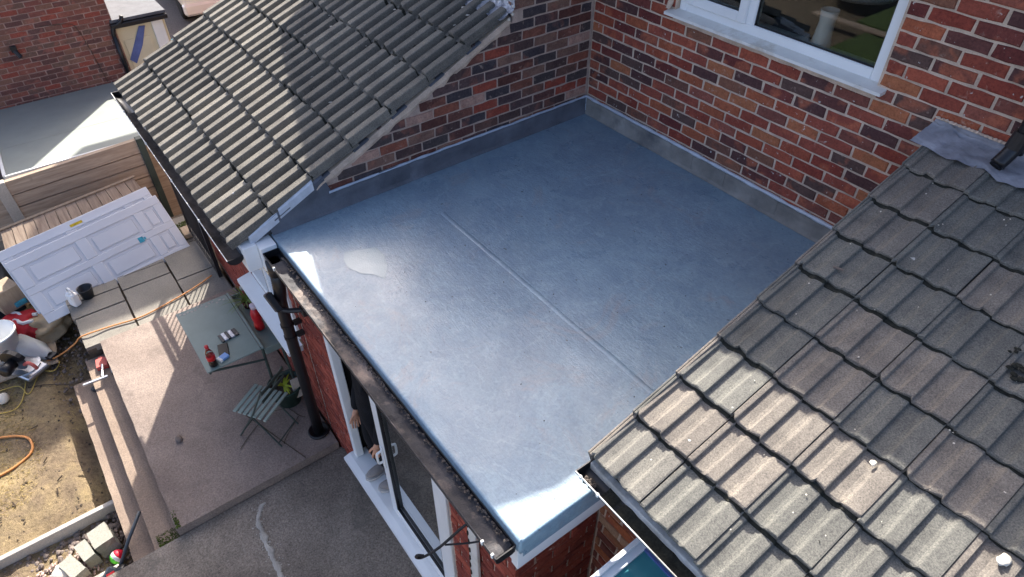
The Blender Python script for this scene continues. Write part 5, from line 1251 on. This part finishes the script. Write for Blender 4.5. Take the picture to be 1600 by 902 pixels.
# cables
def gz(x, y): return ZG + 0.05*mnoise.noise(Vector((x*1.3, y*1.3, 2))) + 0.025*mnoise.noise(Vector((x*5, y*5, 9))) + .012
def cable(name, label, pts, r, mat, raw=False):
    bm = B(); P = []
    for p in pts: P.append(p if len(p) == 3 else (p[0], p[1], gz(*p)))
    tube(bm, smoothpts(P, 8), r, 7); o = mk(name, bm, mat, smooth=True); return tag(o, label, 'cable')
cable('extension_cable', 'orange extension cable running from the wall across the slabs to the saw', [(-2.69, -2.91, ZS+.02), (-2.62, -3.10, ZS+.012), (-2.55, -3.33, ZS+.012), (-2.48, -3.70, ZS+.012), (-2.52, -4.0, ZS+.012), (-2.54, -4.26, ZS+.012), (-2.66, -4.35, -2.31), (-2.90, -4.50, -2.55), (-3.06, -4.64, -2.70), (-3.13, -4.80), (-3.13, -5.0), (-3.10, -5.2), (-3.04, -5.5)], .008, 'cable_orange')
cable('power_cable', 'yellow cable looped on the soil in front of the saw', [(-3.0, -5.45), (-2.95, -5.05), (-2.75, -4.96), (-2.95, -4.85), (-3.12, -4.74), (-3.13, -4.66), (-3.05, -4.62), (-2.97, -4.70), (-3.05, -4.82), (-3.0, -4.93), (-2.72, -5.02), (-2.62, -5.12), (-2.66, -5.3)], .0055, 'cable_yellow')
cable('dark_cable', 'thin dark wire across the soil below the slabs', [(-2.85, -4.95), (-2.80, -4.80), (-2.68, -4.62), (-2.62, -4.50)], .005, 'cable_dark')
cable('garden_hose', 'orange hose loop lying on the dry garden soil', [(-2.38, -5.45), (-2.30, -5.25), (-2.22, -5.12), (-2.12, -5.05), (-2.0, -5.05), (-1.92, -5.12), (-1.86, -5.30), (-1.88, -5.6)], .012, 'cable_orange')
o = None
bm = B(); blob(bm, (-2.80, -5.17, ZG+.05), (.07, .06, .05), 7, 2, .3); o = mk('pale_stone', bm, 'stone_pale', smooth=True); tag(o, 'pale yellowish lump at the left edge of the garden', 'stone')
bm = B(); rnd = random.Random(6)
for k in range(9):
    x = rnd.uniform(-2.4, -1.0); y = rnd.uniform(-5.6, -4.8); a = rnd.uniform(0, 6.3); tube(bm, [(x, y, gz(x, y)), (x+.06*math.cos(a), y+.06*math.sin(a), gz(x, y)+.01)], .006, 5)
o = mk('twigs', bm, 'cable_dark', kind='stuff'); tag(o, 'short dead twigs scattered on the soil', 'twigs')
# float and spirit tool on the steps
TR_ = thing('plastering_float', 'red plastering float lying on the top step', 'tool', (-2.20, -4.20, ZP-HR+.004), R(82))
bm = B(); prism(bm, [(-.05, -.07), (.05, -.07), (.05, .03), (.0, .085), (-.05, .05)], 'z', .012, .045); mk('blade', bm, 'red_faded', TR_)
bm = B(); box(bm, (-.05, -.07, .0), (.05, .05, .0115), .001); mk('base', bm, 'red_label', TR_)
SC = thing('metal_clamp', 'steel clamp with grey jaws across the two upper steps', 'tool')
bm = B(); tube(bm, [(-2.135, -4.20, ZP-HR+.06), (-1.98, -4.235, ZP-HR+.05)], .011, 8); mk('shaft', bm, 'steel', SC)
bm = B(); box(bm, (-.012, -.13, 0), (.012, .09, .022), .003); o = mk('bar', bm, 'steel', SC); o.location = (-1.955, -4.28, ZP-HR+.045); o.rotation_euler = (0, 0, R(-4))
bm = B(); box(bm, (-2.06, -4.16, ZP-HR+.004), (-1.99, -4.13, ZP-HR+.04), .004); mk('jaw', bm, 'blade_grey', SC)
bm = B(); blob(bm, (-2.12, -4.36, ZP-2*HR+.015), (.04, .035, .02), 3, 2, .3); mk('rubber_foot', bm, 'black_plastic', SC)
# kerb edging, pebbles, blocks, ball, tool at the bottom left
KB = thing('kerb_edging', 'long pale concrete edging between garden soil and pebbles', 'edging')
bm = B(); box(bm, (-.865, -7.2, ZG-.2), (-.815, -4.545, ZG+.10), .006); mk('edging', bm, 'pale_concrete', KB)
KB2 = thing('kerb_edging', 'short concrete edging lower down beside the tool handle', 'edging')
bm = B(); box(bm, (-.225, -7.2, ZG-.2), (-.185, -4.66, ZG+.08), .005); mk('edging', bm, 'pale_concrete', KB2)
bm = B(); rnd = random.Random(14)
for i in range(1500):
    x = rnd.uniform(-.80, .3); y = rnd.uniform(-5.8, -4.53); r = rnd.uniform(.012, .032) if x < -.55 else rnd.uniform(.008, .022)
    blob(bm, (x, y, ZG-.03+rnd.uniform(0, .03)), (r, r*.8, r*.65), i, 1, .4)
o = mk('pebbles', bm, 'stone_gravel', kind='stuff'); tag(o, 'dark and pinkish pebbles filling the strip inside the edging', 'pebbles')
bm = B()
for i in range(900):
    x = rnd.uniform(-.60, .0); y = rnd.uniform(-5.8, -4.8); r = rnd.uniform(.006, .016); blob(bm, (x, y, ZG+.005+rnd.uniform(0, .012)), (r, r*.8, r*.65), i, 1, .4)
o = mk('pink_gravel', bm, 'stone_pink', kind='stuff'); tag(o, 'small pink gravel at the bottom edge of the pebble strip', 'gravel')
def rough_block(loc, s, rz, label, seed):
    bm = B(); box(bm, (-s[0], -s[1], 0), (s[0], s[1], s[2])); bmesh.ops.subdivide_edges(bm, edges=bm.edges[:], cuts=3, use_grid_fill=True)
    for v in bm.verts:
        d = mnoise.noise(v.co*14+Vector((seed, 0, 0)))*.018
        if v.co.z < s[2]-.005: v.co.x += d; v.co.y += d*.8
        else: v.co.x += d*.35; v.co.y += d*.35
    o = mk('stone_block', bm, 'stone_block'); o.location = loc; o.rotation_euler = (R(4), R(-3), rz); tag(o, label, 'block', 'rough grey stone blocks')
rough_block((-.52, -4.70, ZG-.02), (.10, .075, .17), R(8), 'rough grey stone block nearest the concrete step', 1)
rough_block((-.47, -4.835, ZG-.02), (.10, .045, .15), R(12), 'narrow rough stone block in the middle of three', 2)
rough_block((-.40, -4.955, ZG-.02), (.11, .055, .13), R(20), 'rough stone block furthest from the step', 3)
BA = thing('toy_ball', 'green, white and red toy ball between the blocks and the step', 'ball', (-.31, -4.655, ZG+.05))
def zone(a0, a1, mat, nm):
    bm = B(); Mq = Matrix.Rotation(R(-62), 4, 'X') @ Matrix.Rotation(R(-10), 4, 'Y'); lathe(bm, [(.058*math.sin(t), .058*math.cos(t)) for t in [a0+(a1-a0)*i/8 for i in range(9)]], (0, 0, 0), 22, Mq); mk(nm, bm, mat, BA, smooth=True)
zone(.02, 1.25, 'ball_red', 'red_part'); zone(1.25, 1.75, 'white_plastic', 'white_band'); zone(1.75, 3.12, 'ball_green', 'green_part')
ST = thing('strimmer', 'garden tool with long dark handle leaning over the concrete step', 'tool')
bm = B(); tube(bm, [(-.33, -4.345, -2.36), (-.20, -4.50, -2.46), (-.07, -4.645, -2.58)], .014, 10); mk('handle', bm, 'handle_grey', ST, smooth=True)
bm = B(); box(bm, (-.09, -.06, -.05), (.09, .06, .05), .02); o = mk('motor_housing', bm, 'handle_grey', ST); o.location = (-.04, -4.68, -2.60); o.rotation_euler = (.2, .3, .8)
bm = B(); lathe(bm, [(.04, -.05), (.055, 0), (.04, .05), (0, .055)], (-.03, -4.62, -2.57), 14); mk('reel', bm, 'black_plastic', ST, smooth=True)
bm = B(); box(bm, (-.02, -.03, -.02), (.02, .03, .02), .004); o = mk('trigger', bm, 'red_label', ST); o.location = (-.035, -4.70, -2.545)
bm = B(); blob(bm, (-.44, -5.06, ZG+.04), (.09, .07, .05), 4, 2, .25); o = mk('boulder', bm, 'stone_pale', smooth=True); tag(o, 'big smooth white stone among the pink gravel', 'stone')
bm = B(); blob(bm, (-.86, -4.46, ZG+.02), (.05, .045, .05), 4, 2, .25); blob(bm, (-.92, -4.50, ZG+.0), (.03, .03, .03), 5, 2, .25); o = mk('cobble', bm, 'stone_gravel', smooth=True); tag(o, 'round grey cobble wedged beside the lower step', 'stone')

# ================================================================== VAN ON THE DRIVEWAY
VN = thing('van', 'white van parked on the driveway behind the left tiled roof', 'van', (-12.6, .62, -3.02), R(86))
# local: +y forward; rear end at y=0
bm = B(); prof = [(0, .42), (-.02, .50), (-.03, 1.2), (.08, 1.95), (.3, 2.05), (3.2, 2.05), (3.8, 1.45), (4.7, 1.2), (4.85, .8), (4.8, .42)]
prism(bm, prof, 'x', -.92, .92); bmesh.ops.bevel(bm, geom=[e for e in bm.edges if abs(e.verts[0].co.x-e.verts[1].co.x) < .01], offset=.07, segments=3, affect='EDGES'); mk('body', bm, 'van_white', VN, smooth=True)
bm = B(); box(bm, (-.94, -.09, .30), (.94, .12, .56), .05); mk('rear_bumper', bm, 'van_white', VN)
for s in (-1, 1):
    bm = B(); box(bm, (s*.84-.07, -.045, .72), (s*.84+.07, .05, 1.15), .02); mk('tail_lamp', bm, 'lamp_red', VN)
    bm = B(); box(bm, (s*.30-.07, -.095, .40), (s*.30+.07, -.088, .45), .002); mk('reflector', bm, 'lamp_red', VN)
bm = B(); box(bm, (-.7, -.05, 1.2), (.7, .0, 1.75), .02); mk('rear_window', bm, 'phone_black', VN)
bm = B(); box(bm, (-.26, -.050, .66), (.26, -.035, .78), .003); mk('number_plate_holder', bm, 'van_dark', VN)
for y in (.85, 3.9):
    for s in (-1, 1):
        Mw = Matrix.Translation((s*.80, y, .32)) @ Matrix.Rotation(R(90), 4, 'Y'); bm = B(); lathe(bm, [(.20, -.1), (.31, -.1), (.325, -.07), (.325, .07), (.31, .1), (.20, .1)], (0, 0, 0), 22, Mw); t_ = mk('wheel', bm, 'tyre', VN, smooth=True)
        bm = B(); lathe(bm, [(0, -.07), (.20, -.09), (.20, .09), (0, .07)], (0, 0, 0), 18, Mw); mk('rim', bm, 'steel', t_)
bm = B(); box(bm, (-.88, .1, .24), (.88, 4.6, .42)); mk('underbody', bm, 'van_dark', VN)
bm = B(); prism(bm, [(-11.75, -1.12), (-11.45, -.98), (-11.45, -.80), (-11.75, -.85)], 'z', -3.0, -2.80); o = mk('blue_bin', bm, 'cyan_plastic'); tag(o, 'bright cyan plastic tub on the driveway at the tiled roof edge', 'tub')
# garden beyond the frame, mirrored in the window
for (x0, x1, y0, y1) in ((-3.1, -1.0, -10.85, -9.5), (-3.6, .5, -13.2, -11.35)):
    bm = B(); box(bm, (x0, y0, ZG-.05), (x1, y1, ZG+.02)); mk('lawn', bm, 'grass_green', kind='structure')
bm = B(); box(bm, (-4.5, -11.2, ZG+.0), (2.5, -10.98, ZG+.035)); mk('garden_path', bm, 'patio_concrete', kind='structure')
PO = thing('paddling_pool', 'round paddling pool on the lawn, seen mirrored in the window', 'pool', (-4.6, -13.1, ZG+.02))
bm = B(); lathe(bm, [(.85, 0), (.9, .1), (.85, .2), (.78, .1), (.75, .08), (0, .08)], (0, 0, 0), 28); mk('rim', bm, 'pool_plastic', PO, smooth=True); bm = B(); lathe(bm, [(.77, .12), (0, .12)], (0, 0, 0), 28); mk('water', bm, 'pool_water', PO)
